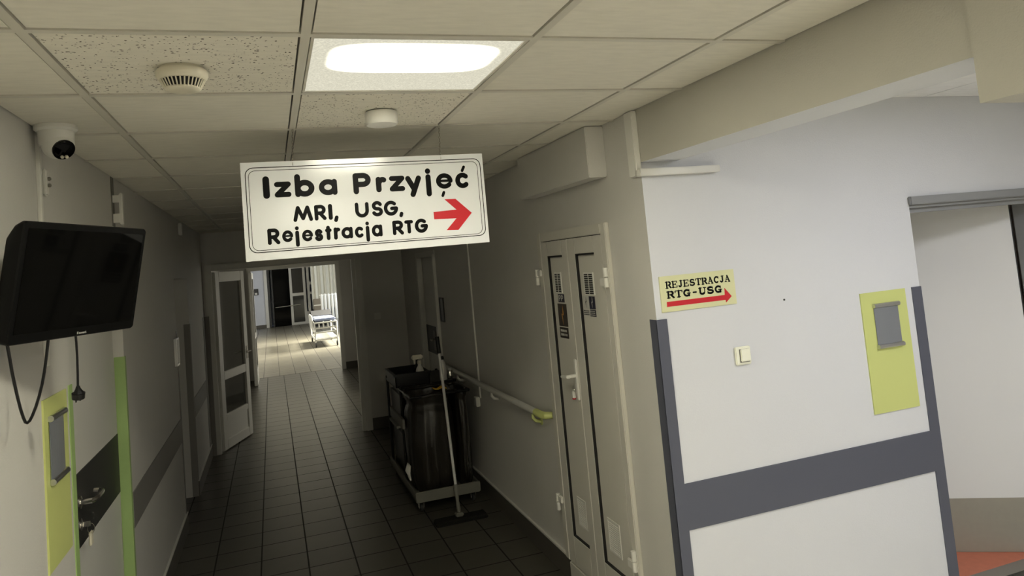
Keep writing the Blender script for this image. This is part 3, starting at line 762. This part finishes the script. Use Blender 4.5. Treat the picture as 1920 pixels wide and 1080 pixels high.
# ------------------------------------------------------------------ yellow direction sign
ys_ = thing('direction_sign', 'pale yellow sign with black lettering and red arrow on the white side wall', 'sign', (1.823, 2.775, 1.648))
build('sign_plate', MB().box(1.6265, 2.0195, 2.771, 2.775, 1.648, 1.807, bev=.001), SIGNY, ys_, smooth=0)
O2, W2 = (0, 2.7709, 0), (0, -.0006, 0)
b = MB(); serif_line(b, 'REJESTRACJA', 1.655, 1.997, 1.7535, 1.7805, .0072, O2, U, V, W2); build('lettering', b, INK, ys_, smooth=0)
b = MB(); serif_line(b, 'RTG', 1.656, 1.7815, 1.7095, 1.7370, .0090, O2, U, V, W2); serif_line(b, '-', 1.791, 1.8125, 1.710, 1.737, .0070, O2, U, V, W2); serif_line(b, 'USG', 1.8215, 1.9475, 1.7095, 1.7375, .0090, O2, U, V, W2)
build('lettering', b, INK, ys_, smooth=0)
build('arrow', MB().prism([(1.6541, 1.6934), (1.9577, 1.694), (1.9600, 1.7260), (1.9945, 1.6850), (1.9611, 1.6590), (1.9599, 1.6711), (1.6533, 1.6715)], O2, U, V, W2), REDV, ys_, smooth=0, label='red arrow pointing right')

# light switch
sw = thing('light_switch', 'white light switch in the middle of the bright side wall', 'light switch', (2.017, 2.775, 1.371))
SWC = mat('bright_cream_switch', (0.86, 0.86, 0.72), 0.3)
build('switch_plate', MB().box(1.976, 2.058, 2.763, 2.775, 1.371, 1.453, bev=.004), SWC, sw)
build('rocker_gap', MB().box(1.995, 2.049, 2.7622, 2.763, 1.382, 1.442), GREYP, sw, smooth=0)
build('rocker', MB().box(1.998, 2.050, 2.753, 2.7622, 1.386, 1.442, bev=.003), SWC, sw)
b = MB().lathe([(.0045, 0), (.0045, .004), (.002, .006)], (2.284, 2.775, 1.638), 10, M=Matrix.Rotation(PI/2, 3, 'X'))
tag(build('screw_plug', b, ANTH), 'tiny dark screw in the white side wall right of the yellow sign', 'screw')
# white trunking at the pillar head and along the beam
tr = MB()
tr.box(XR-.028, XR, 2.765, 2.835, 2.262, 2.556, bev=.003)
tr.box(XR-.028, 1.985, 2.735, 2.775, 2.258, 2.290, bev=.003)
tag(build('cable_trunking', tr, PLASTW), 'white cable trunking turning from the pillar head along under the beam', 'cable trunking')
tag(build('pipe_boxing', MB().box(XR-.10, XR, 3.10, 4.10, 2.304, 2.558, bev=.004), WALL), 'painted boxing under the ceiling above the double cupboard door', 'boxing')

# ------------------------------------------------------------------ electrical cupboard
XF = XR-.026
ec = thing('electrical_cupboard', 'white double door electrical cupboard with warning stickers', 'cupboard', (XR, 3.61, 0))
f = MB()
f.box(XF, XR, 4.03, 4.085, .14, 2.083, bev=.004).box(XF, XR, 3.142, 3.197, .0, 2.083, bev=.004).box(XF, XR, 3.197, 4.03, 2.03, 2.083, bev=.004).box(XF, XR, 3.197, 4.03, .0, .135, bev=.004)
build('cupboard_frame', f, CABW, ec)
build('shadow_gap', MB().box(XR-.005, XR, 3.197, 4.03, .135, 2.03), DARK, ec, smooth=0)
def cdoor(y0, y1, py0, py1):
    b = MB(); x0 = XF+.002
    b.box(x0, XR-.005, y0, py0, .141, 2.026, bev=.003).box(x0, XR-.005, py1, y1, .141, 2.026, bev=.003)
    b.box(x0, XR-.005, py0, py1, 1.94, 2.026, bev=.003).box(x0, XR-.005, py0, py1, .141, .312, bev=.003)
    d = build('cupboard_door', b, CABW, ec)
    gk = MB().box(XF+.003, XR-.005, py1-.008, py1, .312, 1.94).box(XF+.003, XR-.005, py0, py1-.011, 1.930, 1.94).box(XF+.003, XR-.005, py0, py1-.011, .312, .320)
    build('gasket', gk, DARK, d, smooth=0, label='dark gasket line')
    build('door_panel', MB().box(XF+.013, XR-.005, py0+.002, py1-.014, .320, 1.930, bev=.002), CABW, d)
    return d
DL = cdoor(3.634, 4.027, 3.715, 3.935)
DR = cdoor(3.200, 3.628, 3.295, 3.530)
XP = XF+.013
def vent_slots(par, y0, y1, z0, z1):
    build('vent_plate', MB().box(XP-.004, XP, y0, y1, z0, z1, bev=.001), PLASTW, par)
    b = MB(); n = 11
    ym = (y0+y1)/2
    for i in range(n):
        a = z0+.006+(z1-z0-.012)*i/n; c = a+(z1-z0-.012)/n*.68
        b.box(XP-.0048, XP-.004, y0+.010, ym-.005, a, c).box(XP-.0048, XP-.004, ym+.005, y1-.010, a, c)
    build('vent_slots', b, DARK, par, smooth=0)
vent_slots(DL, 3.775, 3.875, 1.722, 1.842)
vent_slots(DR, 3.345, 3.465, 1.718, 1.838)
def vent_grid(par, y0, y1, z0, z1):
    b = MB(); e = .008
    b.box(XP-.004, XP, y0, y0+e, z0, z1).box(XP-.004, XP, y1-e, y1, z0, z1).box(XP-.004, XP, y0+e, y1-e, z0, z0+e).box(XP-.004, XP, y0+e, y1-e, z1-e, z1)
    for i in range(1, 12):
        y = y0+(y1-y0)*i/12; b.box(XP-.003, XP, y-.002, y+.002, z0+e, z1-e)
    for i in range(1, 16):
        z = z0+(z1-z0)*i/16; b.box(XP-.0032, XP, y0+e, y1-e, z-.002, z+.002)
    build('vent_grille', b, PLASTW, par, smooth=0)
    build('vent_slots', MB().box(XP-.0008, XP-.0002, y0+e, y1-e, z0+e, z1-e), GREYP, par, smooth=0)
vent_grid(DL, 3.735, 3.850, .400, .560)
vent_grid(DR, 3.330, 3.465, .392, .562)
def sticker(par, y0, y1, z0, z1, m, name='warning_sticker'):
    return build(name, MB().box(XP-.0012, XP, y0, y1, z0, z1), m, par, smooth=0)
NAVY = mat('navy_sticker', (.012, .012, .03), .4); BRN = mat('dark_sticker', (.03, .022, .014), .4); PAPER = mat('pale_sticker', (.55, .54, .50), .5); BOLT = mat('bolt_orange', (.55, .26, .05), .5)
def boltmark(par, yc, zc, h, m):
    w2 = h*.16
    p = [(yc+w2*.3, zc+h/2), (yc+w2*.9, zc-.02*h), (yc-w2*.1, zc+.02*h), (yc+w2*.1, zc-h/2), (yc-w2*.9, zc+.06*h), (yc+w2*.05, zc+.03*h)]
    p = [(2*yc-a, b) for a, b in p]
    build('bolt_mark', MB().prism(p, (XP-.0012, 0, 0), (0, 1, 0), (0, 0, 1), (-.0005, 0, 0)), m, par, smooth=0)
def scribble(par, y0, y1, z0, z1, rows_, m):
    b = MB()
    for i in range(rows_):
        z = z1-(z1-z0)*(i+.5)/rows_; h = (z1-z0)/rows_*.28
        y = y1
        while y > y0+.004:
            l = random.uniform(.006, .014); b.box(XP-.0016, XP-.0012, max(y-l, y0), y, z-h, z+h); y -= l+.004
    build('small_print', b, m, par, smooth=0)
s = sticker(DL, 3.760, 3.850, 1.668, 1.716, NAVY)
b = MB()
for k, ch in enumerate('PP'): letters(b, [(ch, .0+k*.036, 0, .028+k*.036, .034)], .006, (XP-.0012, 3.842, 1.675), (0, -1, 0), (0, 0, 1), (-.0005, 0, 0))
build('lettering', b, PAPER, s, smooth=0)
s = sticker(DL, 3.742, 3.870, 1.530, 1.660, BRN); boltmark(s, 3.806, 1.595, .115, BOLT)
s = sticker(DL, 3.745, 3.870, 1.462, 1.524, BRN); scribble(s, 3.76, 3.855, 1.470, 1.516, 2, PAPER)
s = sticker(DR, 3.430, 3.508, 1.645, 1.712, PAPER); boltmark(s, 3.468, 1.680, .06, INK)
s = sticker(DR, 3.356, 3.428, 1.645, 1.712, NAVY); boltmark(s, 3.392, 1.680, .06, PAPER)
s = sticker(DR, 3.432, 3.508, 1.606, 1.641, PAPER); scribble(s, 3.438, 3.502, 1.609, 1.638, 3, INK)
s = sticker(DR, 3.356, 3.428, 1.606, 1.641, NAVY); scribble(s, 3.362, 3.424, 1.609, 1.638, 3, PAPER)
# hinges: two barrels and a leaf block
for (y, z, sgn) in ((4.085, 1.815, 1), (3.18, 1.812, -1), (4.085, .460, 1), (3.18, .452, -1)):
    h = MB()
    yb = y+.020*(1 if sgn > 0 else -1)*.9
    h.tube([(XF-.008, yb, z+.003), (XF-.008, yb, z+.048)], .013, 14).tube([(XF-.008, yb, z-.048), (XF-.008, yb, z-.001)], .013, 14)
    h.box(XF-.014, XF, min(yb, y-sgn*.045), max(yb, y-sgn*.045), *((z+.005, z+.045) if sgn > 0 else (z-.045, z-.003)), bev=.004)
    build('hinge', h, PLASTW, ec)
hp = MB().box(XF-.010, XF+.002, 3.640, 3.668, 1.135, 1.360, bev=.004); hpo = build('handle_plate', hp, PLASTW, DL)
hv = MB(); hv.tube([(XF-.008, 3.654, 1.27), (XF-.045, 3.654, 1.27), (XF-.052, 3.662, 1.268), (XF-.052, 3.70, 1.262), (XF-.050, 3.755, 1.258)], [.010, .010, .011, .010, .008], 10)
build('door_handle', hv, PLASTW, DL)
pl = thing('padlock', 'small padlock with a white body hanging below the cupboard handle', 'padlock', (XF-.012, 3.70, 1.125))
build('lock_body', MB().box(XF-.020, XF-.002, 3.690, 3.712, 1.140, 1.178, bev=.004), PLASTW, pl)
build('shackle', MB().torus((XF-.010, 3.701, 1.180), (0, 1, 0), (0, 0, 1), .010, .002, sv=1.5), CHROME, pl)
build('lock_bumper', MB().box(XF-.0205, XF-.0015, 3.693, 3.709, 1.134, 1.141, bev=.002), REDV, pl, label='red lower edge')

# ------------------------------------------------------------------ handrail
hr = thing('handrail', 'white wall handrail with a lime green end by the cupboard', 'handrail', (XR-.05, 5.2, .95))
XH = XR-.055
build('rail', MB().tube([(XH, 4.30, .962), (XH, 6.95, .962)], .021, 18), TRIMW, hr)
b = MB(); b.tube([(XH, 4.30, .962), (XH, 4.20, .962), (XH+.012, 4.165, .962), (XR-.004, 4.145, .962)], [.0235, .0235, .0225, .02], 18)
build('rail_end', b, LIME, hr, label='lime green end piece')
b = MB(); b.tube([(XH, 6.95, .962), (XH+.012, 6.99, .962), (XR-.004, 7.01, .962)], .021, 16); build('rail_end', b, TRIMW, hr)
for y, m in ((4.36, LIME), (5.26, TRIMW), (6.3, TRIMW)):
    b = MB(); b.tube([(XH, y, .943), (XH-.002, y, .915), (XH+.015, y, .895), (XR, y, .885)], [.011, .011, .012, .013], 12)
    b.lathe([(.024, 0), (.024, .006), (.014, .008)], (XR, y, .885), 16, M=Matrix.Rotation(-PI/2, 3, 'Y'))
    build('rail_bracket', b, m, hr)
cd = thing('wall_socket', 'white wall socket below a thin conduit behind the cleaning cart', 'socket', (XR, 5.845, .735))
build('socket_box', MB().box(XR-.035, XR, 5.81, 5.885, .735, .812, bev=.004), PLASTW, cd)
build('conduit', MB().box(XR-.012, XR, 5.765, 5.785, .812, 2.556, bev=.002), PLASTW, cd)
dh = thing('document_holder', 'thin dark frame on the right wall left of the white conduit', 'frame', (XR, 6.95, 1.42))
build('frame_border', MB().box(XR-.012, XR, 6.84, 6.85, 1.38, 1.62).box(XR-.012, XR, 6.99, 7.0, 1.38, 1.62).box(XR-.012, XR, 6.85, 6.99, 1.38, 1.392).box(XR-.012, XR, 6.85, 6.99, 1.608, 1.62), ANTH, dh, smooth=0)
build('paper', MB().box(XR-.004, XR, 6.85, 6.99, 1.392, 1.608), GREYPOCKET, dh, smooth=0)
esw = thing('light_switch', 'faint light switch on the dark end wall right of the partition', 'light switch', (1.235, YE, 1.335))
build('switch_plate', MB().box(1.195, 1.275, YE-.012, YE, 1.335, 1.415, bev=.004), PLASTW, esw)
build('rocker', MB().box(1.21, 1.26, YE-.017, YE-.012, 1.35, 1.40, bev=.003), PLASTW, esw)

# ------------------------------------------------------------------ cleaning cart
cart = thing('cleaning_cart', 'dark janitor cart with hanging bin bags against the right wall', 'cart', (1.25, 6.3, 0))
b = MB(); b.box(.975, 1.505, 5.70, 6.98, .095, .115, bev=.004)
b.box(.975, 1.505, 5.69, 5.715, .09, .172, bev=.006).box(.975, .99, 5.715, 6.98, .09, .165, bev=.004).box(1.49, 1.505, 5.715, 6.98, .09, .165, bev=.004).box(.99, 1.49, 6.965, 6.98, .09, .165)
build('platform', b, GREYP, cart)
for x, y in ((1.025, 5.775), (1.455, 5.775), (1.025, 6.90), (1.455, 6.90)):
    b = MB(); b.box(x-.022, x-.016, y-.02, y+.022, .03, .09).box(x+.016, x+.022, y-.02, y+.022, .03, .09).box(x-.022, x+.022, y-.022, y+.022, .082, .095)
    cs_ = build('castor', b, CHROME, cart)
    build('wheel', MB().lathe([(.030, -.013), (.037, -.010), (.037, .010), (.030, .013)], (x, y, .037), 20, M=Matrix.Rotation(PI/2, 3, 'Y')), RUBBER, cs_)
b = MB()
for x in (1.0, 1.485):
    b.tube([(x, 6.20, .115), (x, 6.20, .93)], .013, 10).tube([(x, 6.94, .115), (x, 6.94, .93)], .013, 10)
    b.tube([(x, 5.74, .90), (x, 6.94, .90)], .012, 10)
b.tube([(1.0, 5.74, .90), (1.485, 5.74, .90)], .012, 10).tube([(1.0, 6.20, .90), (1.485, 6.20, .90)], .012, 10)
build('cart_frame', b, BLACKP, cart)
def bin_bag(x0, x1, y0, y1, z0, z1, seed, puff):
    rnd = random.Random(seed); n = 56; rows_ = 26; vs_ = []; fs = []
    ph = [rnd.uniform(0, 6.28) for _ in range(6)]
    cx, cy = (x0+x1)/2, (y0+y1)/2; hx, hy = (x1-x0)/2, (y1-y0)/2
    for j in range(rows_+1):
        t = j/rows_; z = z1+(z0-z1)*t
        prof = 1.0 - .10*math.exp(-((t-.10)/.05)**2) + puff*math.sin(PI*min(1, t*1.05))**1.5 - .55*max(0, t-.88)**1.2*4
        if t < .05: prof = 1.03
        for k in range(n):
            a = 2*PI*k/n; ca, sa = math.cos(a), math.sin(a)
            e = 3.2; rr = (abs(ca)**e+abs(sa)**e)**(-1/e)
            wr_ = .022*math.sin(13*a+ph[0]+2*t) + .014*math.sin(23*a+ph[1]-3*t) + .010*math.sin(37*a+ph[2]) + .012*math.sin(9*t+3*a+ph[3])
            q = prof*(1+wr_*(.5+t*1.1))
            vs_.append((cx+hx*rr*ca*q, cy+hy*rr*sa*q, z+.008*math.sin(5*a+ph[4])*(1-t)))
    for j in range(rows_):
        for k in range(n):
            a, b2 = j*n+k, j*n+(k+1) % n
            fs.append((a, a+n, b2+n, b2))
    fs.append(tuple(range(rows_*n, (rows_+1)*n)))
    m = MB().add(vs_, fs)
    # folded-over rim
    rim = []
    for k in range(n+1):
        a = 2*PI*k/n; ca, sa = math.cos(a), math.sin(a); e = 3.2; rr = (abs(ca)**e+abs(sa)**e)**(-1/e)
        rim.append((cx+hx*rr*ca*1.02, cy+hy*rr*sa*1.02, z1+.004*math.sin(7*a)))
    m.tube(rim, .014, 8, caps=False)
    return m
build('bin_bag', bin_bag(1.00, 1.350, 5.74, 6.18, .125, .90, 3, .09), BAG, cart, smooth=60, label='fuller black bin bag on the left')
build('bin_bag', bin_bag(1.372, 1.488, 5.76, 6.18, .125, .895, 8, .03), BAG, cart, smooth=60, label='slimmer black bin bag on the right')
b = MB(); b.box(1.02, 1.47, 6.24, 6.90, .12, .50, bev=.02).box(1.02, 1.47, 6.24, 6.90, .53, .84, bev=.02)
build('storage_box', b, BLACKP, cart)
b = MB()
tx0, tx1, ty0, ty1, tz0, tz1 = .965, 1.27, 6.22, 6.72, .915, 1.03
b.box(tx0, tx1, ty0, ty1, tz0, tz0+.008).box(tx0, tx0+.012, ty0, ty1, tz0, tz1, bev=.003).box(tx1-.012, tx1, ty0, ty1, tz0, tz1, bev=.003).box(tx0, tx1, ty0, ty0+.012, tz0, tz1, bev=.003).box(tx0, tx1, ty1-.012, ty1, tz0, tz1, bev=.003)
b.box(tx0-.015, tx1+.015, ty0-.015, ty0, tz1-.018, tz1, bev=.004).box(tx0-.015, tx0, ty0, ty1, tz1-.018, tz1, bev=.004)
build('tray', b, BLACKP, cart)
build('lid', MB().box(1.275, 1.50, 6.21, 6.90, .905, .925, bev=.006), BLACKP, cart)
b = MB().box(.955, .975, 5.95, 6.6, .62, .70).box(.93, .975, 6.1, 6.5, .60, .62); build('side_hook_rail', b, GREYP, cart)
# mop head fringe hanging at the left flank
cl = MB()
for k in range(9):
    y = 5.80+.012*k; cl.tube([(.965, y, .36), (.957-.006*(k % 3), y+.004, .30), (.960, y-.004, .245+.01*(k % 3))], .006, 6)
tag(build('cleaning_cloth', cl, PLASTW), 'small pale cloth hanging low at the left side of the cart', 'cloth')

# things on the cart
spb = thing('spray_bottle', 'white spray bottle with a trigger head standing in the black cart tray', 'bottle', (1.205, 6.32, .924))
build('bottle_body', MB().lathe([(.034, 0), (.036, .01), (.036, .10), (.028, .125), (.014, .145), (.013, .165)], (1.205, 6.32, .924), 20), PLASTW, spb)
b = MB(); b.box(1.135, 1.24, 6.305, 6.335, 1.125, 1.165, bev=.01).box(1.155, 1.166, 6.313, 6.327, 1.085, 1.13, bev=.003).lathe([(.017, 0), (.017, .03)], (1.205, 6.32, 1.085), 16)
build('trigger_head', b, CREAM, spb)
bt = thing('bottle', 'white bottle with a dark cap on the right of the cart top', 'bottle', (1.40, 6.26, .925))
build('bottle_body', MB().lathe([(.030, 0), (.032, .01), (.032, .10), (.026, .14), (.016, .165), (.015, .18)], (1.40, 6.26, .925), 20), PLASTW, bt)
build('cap', MB().lathe([(.018, .178), (.018, .20), (.012, .208)], (1.40, 6.26, .925), 16), BLACKP, bt)
tin = thing('spray_can', 'small shiny can beside the white bottle on the cart top', 'can', (1.468, 6.28, .925))
build('can_body', MB().lathe([(.024, 0), (.025, .004), (.025, .062), (.019, .074)], (1.468, 6.28, .925), 18), CHROME, tin)
build('cap', MB().lathe([(.015, .073), (.015, .092), (.010, .096)], (1.468, 6.28, .925), 14), PLASTW, tin)
blk = thing('bottle', 'black bottle standing behind the spray bottle in the cart tray', 'bottle', (1.225, 6.50, .924))
build('bottle_body', MB().lathe([(.026, 0), (.028, .01), (.028, .11), (.012, .15), (.012, .18)], (1.222, 6.50, .924), 18), BLACKP, blk)
build('cap', MB().lathe([(.014, .178), (.014, .21)], (1.222, 6.50, .924), 14), CHROME, blk)
rg = MB(); bm = bmesh.new(); bmesh.ops.create_grid(bm, x_segments=12, y_segments=6, size=1)
for v in bm.verts:
    v.co = Vector((1.255+v.co.x*.055, 5.80+v.co.y*.03, .936+.006*math.sin(v.co.x*4)+.004*math.cos(v.co.y*5+v.co.x*2)))
ext = bmesh.ops.extrude_face_region(bm, geom=list(bm.faces))
for v in [g for g in ext['geom'] if isinstance(g, bmesh.types.BMVert)]: v.co.z += .005
rg.bm(bm); bm.free()
tag(build('cloth', rg, YELLOW), 'small yellow cloth lying on the front rim of the bin bags', 'cloth')

# ------------------------------------------------------------------ mop
mp = thing('flat_mop', 'flat mop with a pale handle leaning against the front of the cart', 'mop', (1.246, 5.416, 0))
A = Vector((1.246, 5.416, .045)); B = Vector((1.241, 5.662, 1.369))
d = (B-A)
build('mop_handle', MB().tube([A+d*.14, A+d*.90], .0115, 12), mat('pale_handle', (.62, .61, .60), .35), mp)
build('grip', MB().tube([A+d*.90, A+d*1.0], .017, 12), BLACKP, mp)
build('joint', MB().tube([A, A+d*.03, A+d*.07, A+d*.14, A+d*.16], [.010, .016, .013, .019, .014], 12), GREYP, mp)
hd_ = MB(); hd_.box(1.055, 1.450, 5.345, 5.455, .012, .032, bev=.006).box(1.05, 1.455, 5.34, 5.46, 0.0, .014, bev=.005)
build('mop_plate', hd_, mat('dark_mop_pad', (.012, .011, .009), .8, spec=.2, bump=.4, bscale=90), mp)
build('swivel', MB().box(1.215, 1.277, 5.385, 5.445, .03, .06, bev=.008), GREYP, mp)

# ------------------------------------------------------------------ far hall
def tubes(lst, r=.016, n=8):
    b = MB()
    for l in lst: b.tube(l, r, n)
    return b
gy = thing('hospital_stretcher', 'wheeled hospital stretcher with a blue mattress in the far hall', 'stretcher', (1.35, 21.0, 0))
gx0, gx1, g0, g1 = 1.04, 1.62, 20.0, 22.0
b = MB(); b.box(gx0+.01, gx1-.01, g0+.02, g1-.62, .70, .77, bev=.025); build('mattress', b, BLUEPAD, gy)
bk = MB(); O_ = Vector((gx0+.01, g1-.62, .72))
bk.prism([(0, 0), (.62, .12), (.60, .19), (-.02, .07)], O_, (0, 1, 0), (0, 0, 1), (gx1-gx0-.02, 0, 0)); build('backrest', bk, mat('dark_backrest', (.02, .02, .022), .8, spec=.2), gy)
fr_ = [[(gx0, g0, .66), (gx0, g1, .66)], [(gx1, g0, .66), (gx1, g1, .66)], [(gx0, g0, .66), (gx1, g0, .66)], [(gx0, g1, .66), (gx1, g1, .66)], [(gx0, g0, .40), (gx1, g0, .40)], [(gx0, g0, .40), (gx0, g1, .40)], [(gx1, g0, .40), (gx1, g1, .40)], [(gx0, g0, .21), (gx1, g0, .21)], [(gx0, g0, .21), (gx0, g1, .21)], [(gx1, g0, .21), (gx1, g1, .21)], [(gx0, g1, .21), (gx1, g1, .21)]]
for x in (gx0, gx1):
    for y in (g0, g1): fr_.append([(x, y, .13), (x, y, .66)])
fr_ += [[(gx0, g0, .52), (gx1, g0, .52)]]
for k in range(1, 5): fr_.append([(gx0+(gx1-gx0)*k/5, g0, .52), (gx0+(gx1-gx0)*k/5, g0, .66)])
STF = mat('stretcher_paint', (0.42, 0.42, 0.39), 0.4)
build('stretcher_frame', tubes(fr_, .02), STF, gy)
sr_ = MB(); sr_.tube([(gx0-.04, g0+.1, .42), (gx0-.06, g0+.1, .80), (gx0-.06, g0+.16, .84), (gx0-.06, g0+1.2, .84), (gx0-.06, g0+1.26, .80), (gx0-.04, g0+1.26, .42)], .024, 8)
for k in range(1, 5): sr_.tube([(gx0-.055, g0+.1+.23*k, .5), (gx0-.06, g0+.1+.23*k, .84)], .014, 6)
build('side_rail', sr_, STF, gy)
build('shelf', MB().box(gx0+.02, gx1-.02, g0+.05, g1-.05, .215, .235), GREYP, gy, smooth=0)
for x in (gx0+.01, gx1-.01):
    for y in (g0+.02, g1-.02):
        b = MB().lathe([(.05, -.02), (.065, -.016), (.065, .016), (.05, .02)], (x, y, .065), 18, M=Matrix.Rotation(PI/2, 3, 'Y')); build('wheel', b, RUBBER, gy)
rd = thing('radiator', 'white ribbed radiator behind the stretcher in the far hall', 'radiator', (1.92, 27.0, .2))
for k in range(5):
    x = 1.68+.125*k; build('radiator_rib', MB().box(x, x+.085, 26.95, 27.10, .28, 1.26, bev=.03), RADW, rd)
for l in ([(1.64, 27.03, .34), (2.30, 27.03, .34)], [(1.64, 27.03, 1.20), (2.30, 27.03, 1.20)], [(1.72, 27.03, 0), (1.72, 27.03, .3)], [(2.22, 27.03, 0), (2.22, 27.03, .3)]):
    build('radiator_pipe', tubes([l], .025), RADW, rd)
cu = thing('curtain', 'cream curtain hanging beside the far hall doors', 'curtain', (2.1, 29.2, .6))
vs_ = []; fs = []; n = 60
for k in range(n+1):
    x = 1.50+1.25*k/n; y = 29.2+.05*math.sin(k*.62)+.02*math.sin(k*1.7)
    vs_ += [(x, y, .62), (x, y, 2.70), (x, y+.012, .62), (x, y+.012, 2.70)]
for k in range(n):
    a = 4*k; fs += [(a, a+4, a+5, a+1), (a+2, a+3, a+7, a+6)]
build('cloth', MB().add(vs_, fs), CURT, cu, smooth=60)
build('curtain_rail', MB().tube([(1.45, 29.2, 2.715), (2.8, 29.2, 2.715)], .018, 8), ALU, cu)
# glazed doors at the far end
fd = MB()
YD = YH-.03
for x0, x1 in ((.70, .80), (1.24, 1.34), (1.40, 1.50), (1.62, 1.72)): fd.box(x0, x1, YD-.04, YD+.06, 0, 2.42, bev=.005)
fd.box(.70, 1.72, YD-.038, YD+.058, 2.32, 2.42, bev=.005).box(.80, 1.24, YD-.03, YD+.05, 1.18, 1.30, bev=.005).box(.80, 1.24, YD-.03, YD+.05, 0, .10, bev=.005).box(1.50, 1.62, YD-.03, YD+.05, 1.20, 1.30, bev=.005).box(1.50, 1.62, YD-.03, YD+.05, 1.6, 1.72).box(1.34, 1.72, YD-.03, YD+.05, 0, .5)
dfr = struct('door_7', fd, TRIMW)
build('glass_pane', MB().box(.80, 1.24, YD, YD+.01, .10, 1.18).box(.80, 1.24, YD, YD+.01, 1.30, 2.32), GLASS, dfr, smooth=0)
dd = MB(); dd.box(-.16, -.08, YD-.03, YD+.05, 0, 2.40).box(-.02, .04, YD-.03, YD+.05, 0, 2.40).box(-.16, .70, YD-.03, YD+.05, 2.34, 2.42)
ddo = struct('door_8', dd, ANTH)
build('glass_pane', MB().box(.04, .70, YD, YD+.01, 0, 2.34), BLACKG, ddo, smooth=0)
b = MB().tube([(.10, YD-.08, .78), (1.10, YD-.08, .82)], .022, 8).tube([(.12, YD-.08, .78), (.12, YD, .78)], .015, 6).tube([(1.0, YD-.08, .815), (1.0, YD, .815)], .015, 6)
build('push_bar', b, CHROME, ddo)
ic = thing('intercom', 'dark wall intercom on the pale blue wall of the far hall', 'intercom', (-.60, YH, 1.30))
build('intercom_body', MB().box(-.70, -.52, YH-.05, YH, 1.36, 1.62, bev=.008), ANTH, ic)
build('screen', MB().box(-.66, -.57, YH-.055, YH-.05, 1.38, 1.46), PLASTW, ic, smooth=0)
tag(build('door_lining', MB().box(-.285, -.17, YH-.06, YH, 0, 2.45, bev=.004), TRIMW), 'white door lining between the pale blue wall and the dark far doorway', 'door lining')
bx = thing('cardboard_box', 'brown box standing on a low cabinet by the far curtain', 'box', (1.64, 28.6, .56))
b = MB().box(1.50, 1.80, 28.45, 28.8, .56, 1.04, bev=.01); build('carton', b, CARD, bx)
build('tape', MB().box(1.499, 1.801, 28.449, 28.46, .78, .82), CREAM, bx, smooth=0)
lc = thing('low_cabinet', 'dark low cabinet under the far curtain', 'cabinet', (1.7, 28.65, 0))
build('cabinet_body', MB().box(1.35, 2.05, 28.4, 28.9, .06, .56, bev=.006), ANTH, lc)
build('cabinet_door', MB().box(1.37, 1.69, 28.385, 28.40, .08, .54, bev=.003), ANTH, lc); build('cabinet_door', MB().box(1.71, 2.03, 28.385, 28.40, .08, .54, bev=.003), ANTH, lc)
build('plinth', MB().box(1.38, 2.02, 28.43, 28.87, 0, .06), BLACKP, lc, smooth=0)
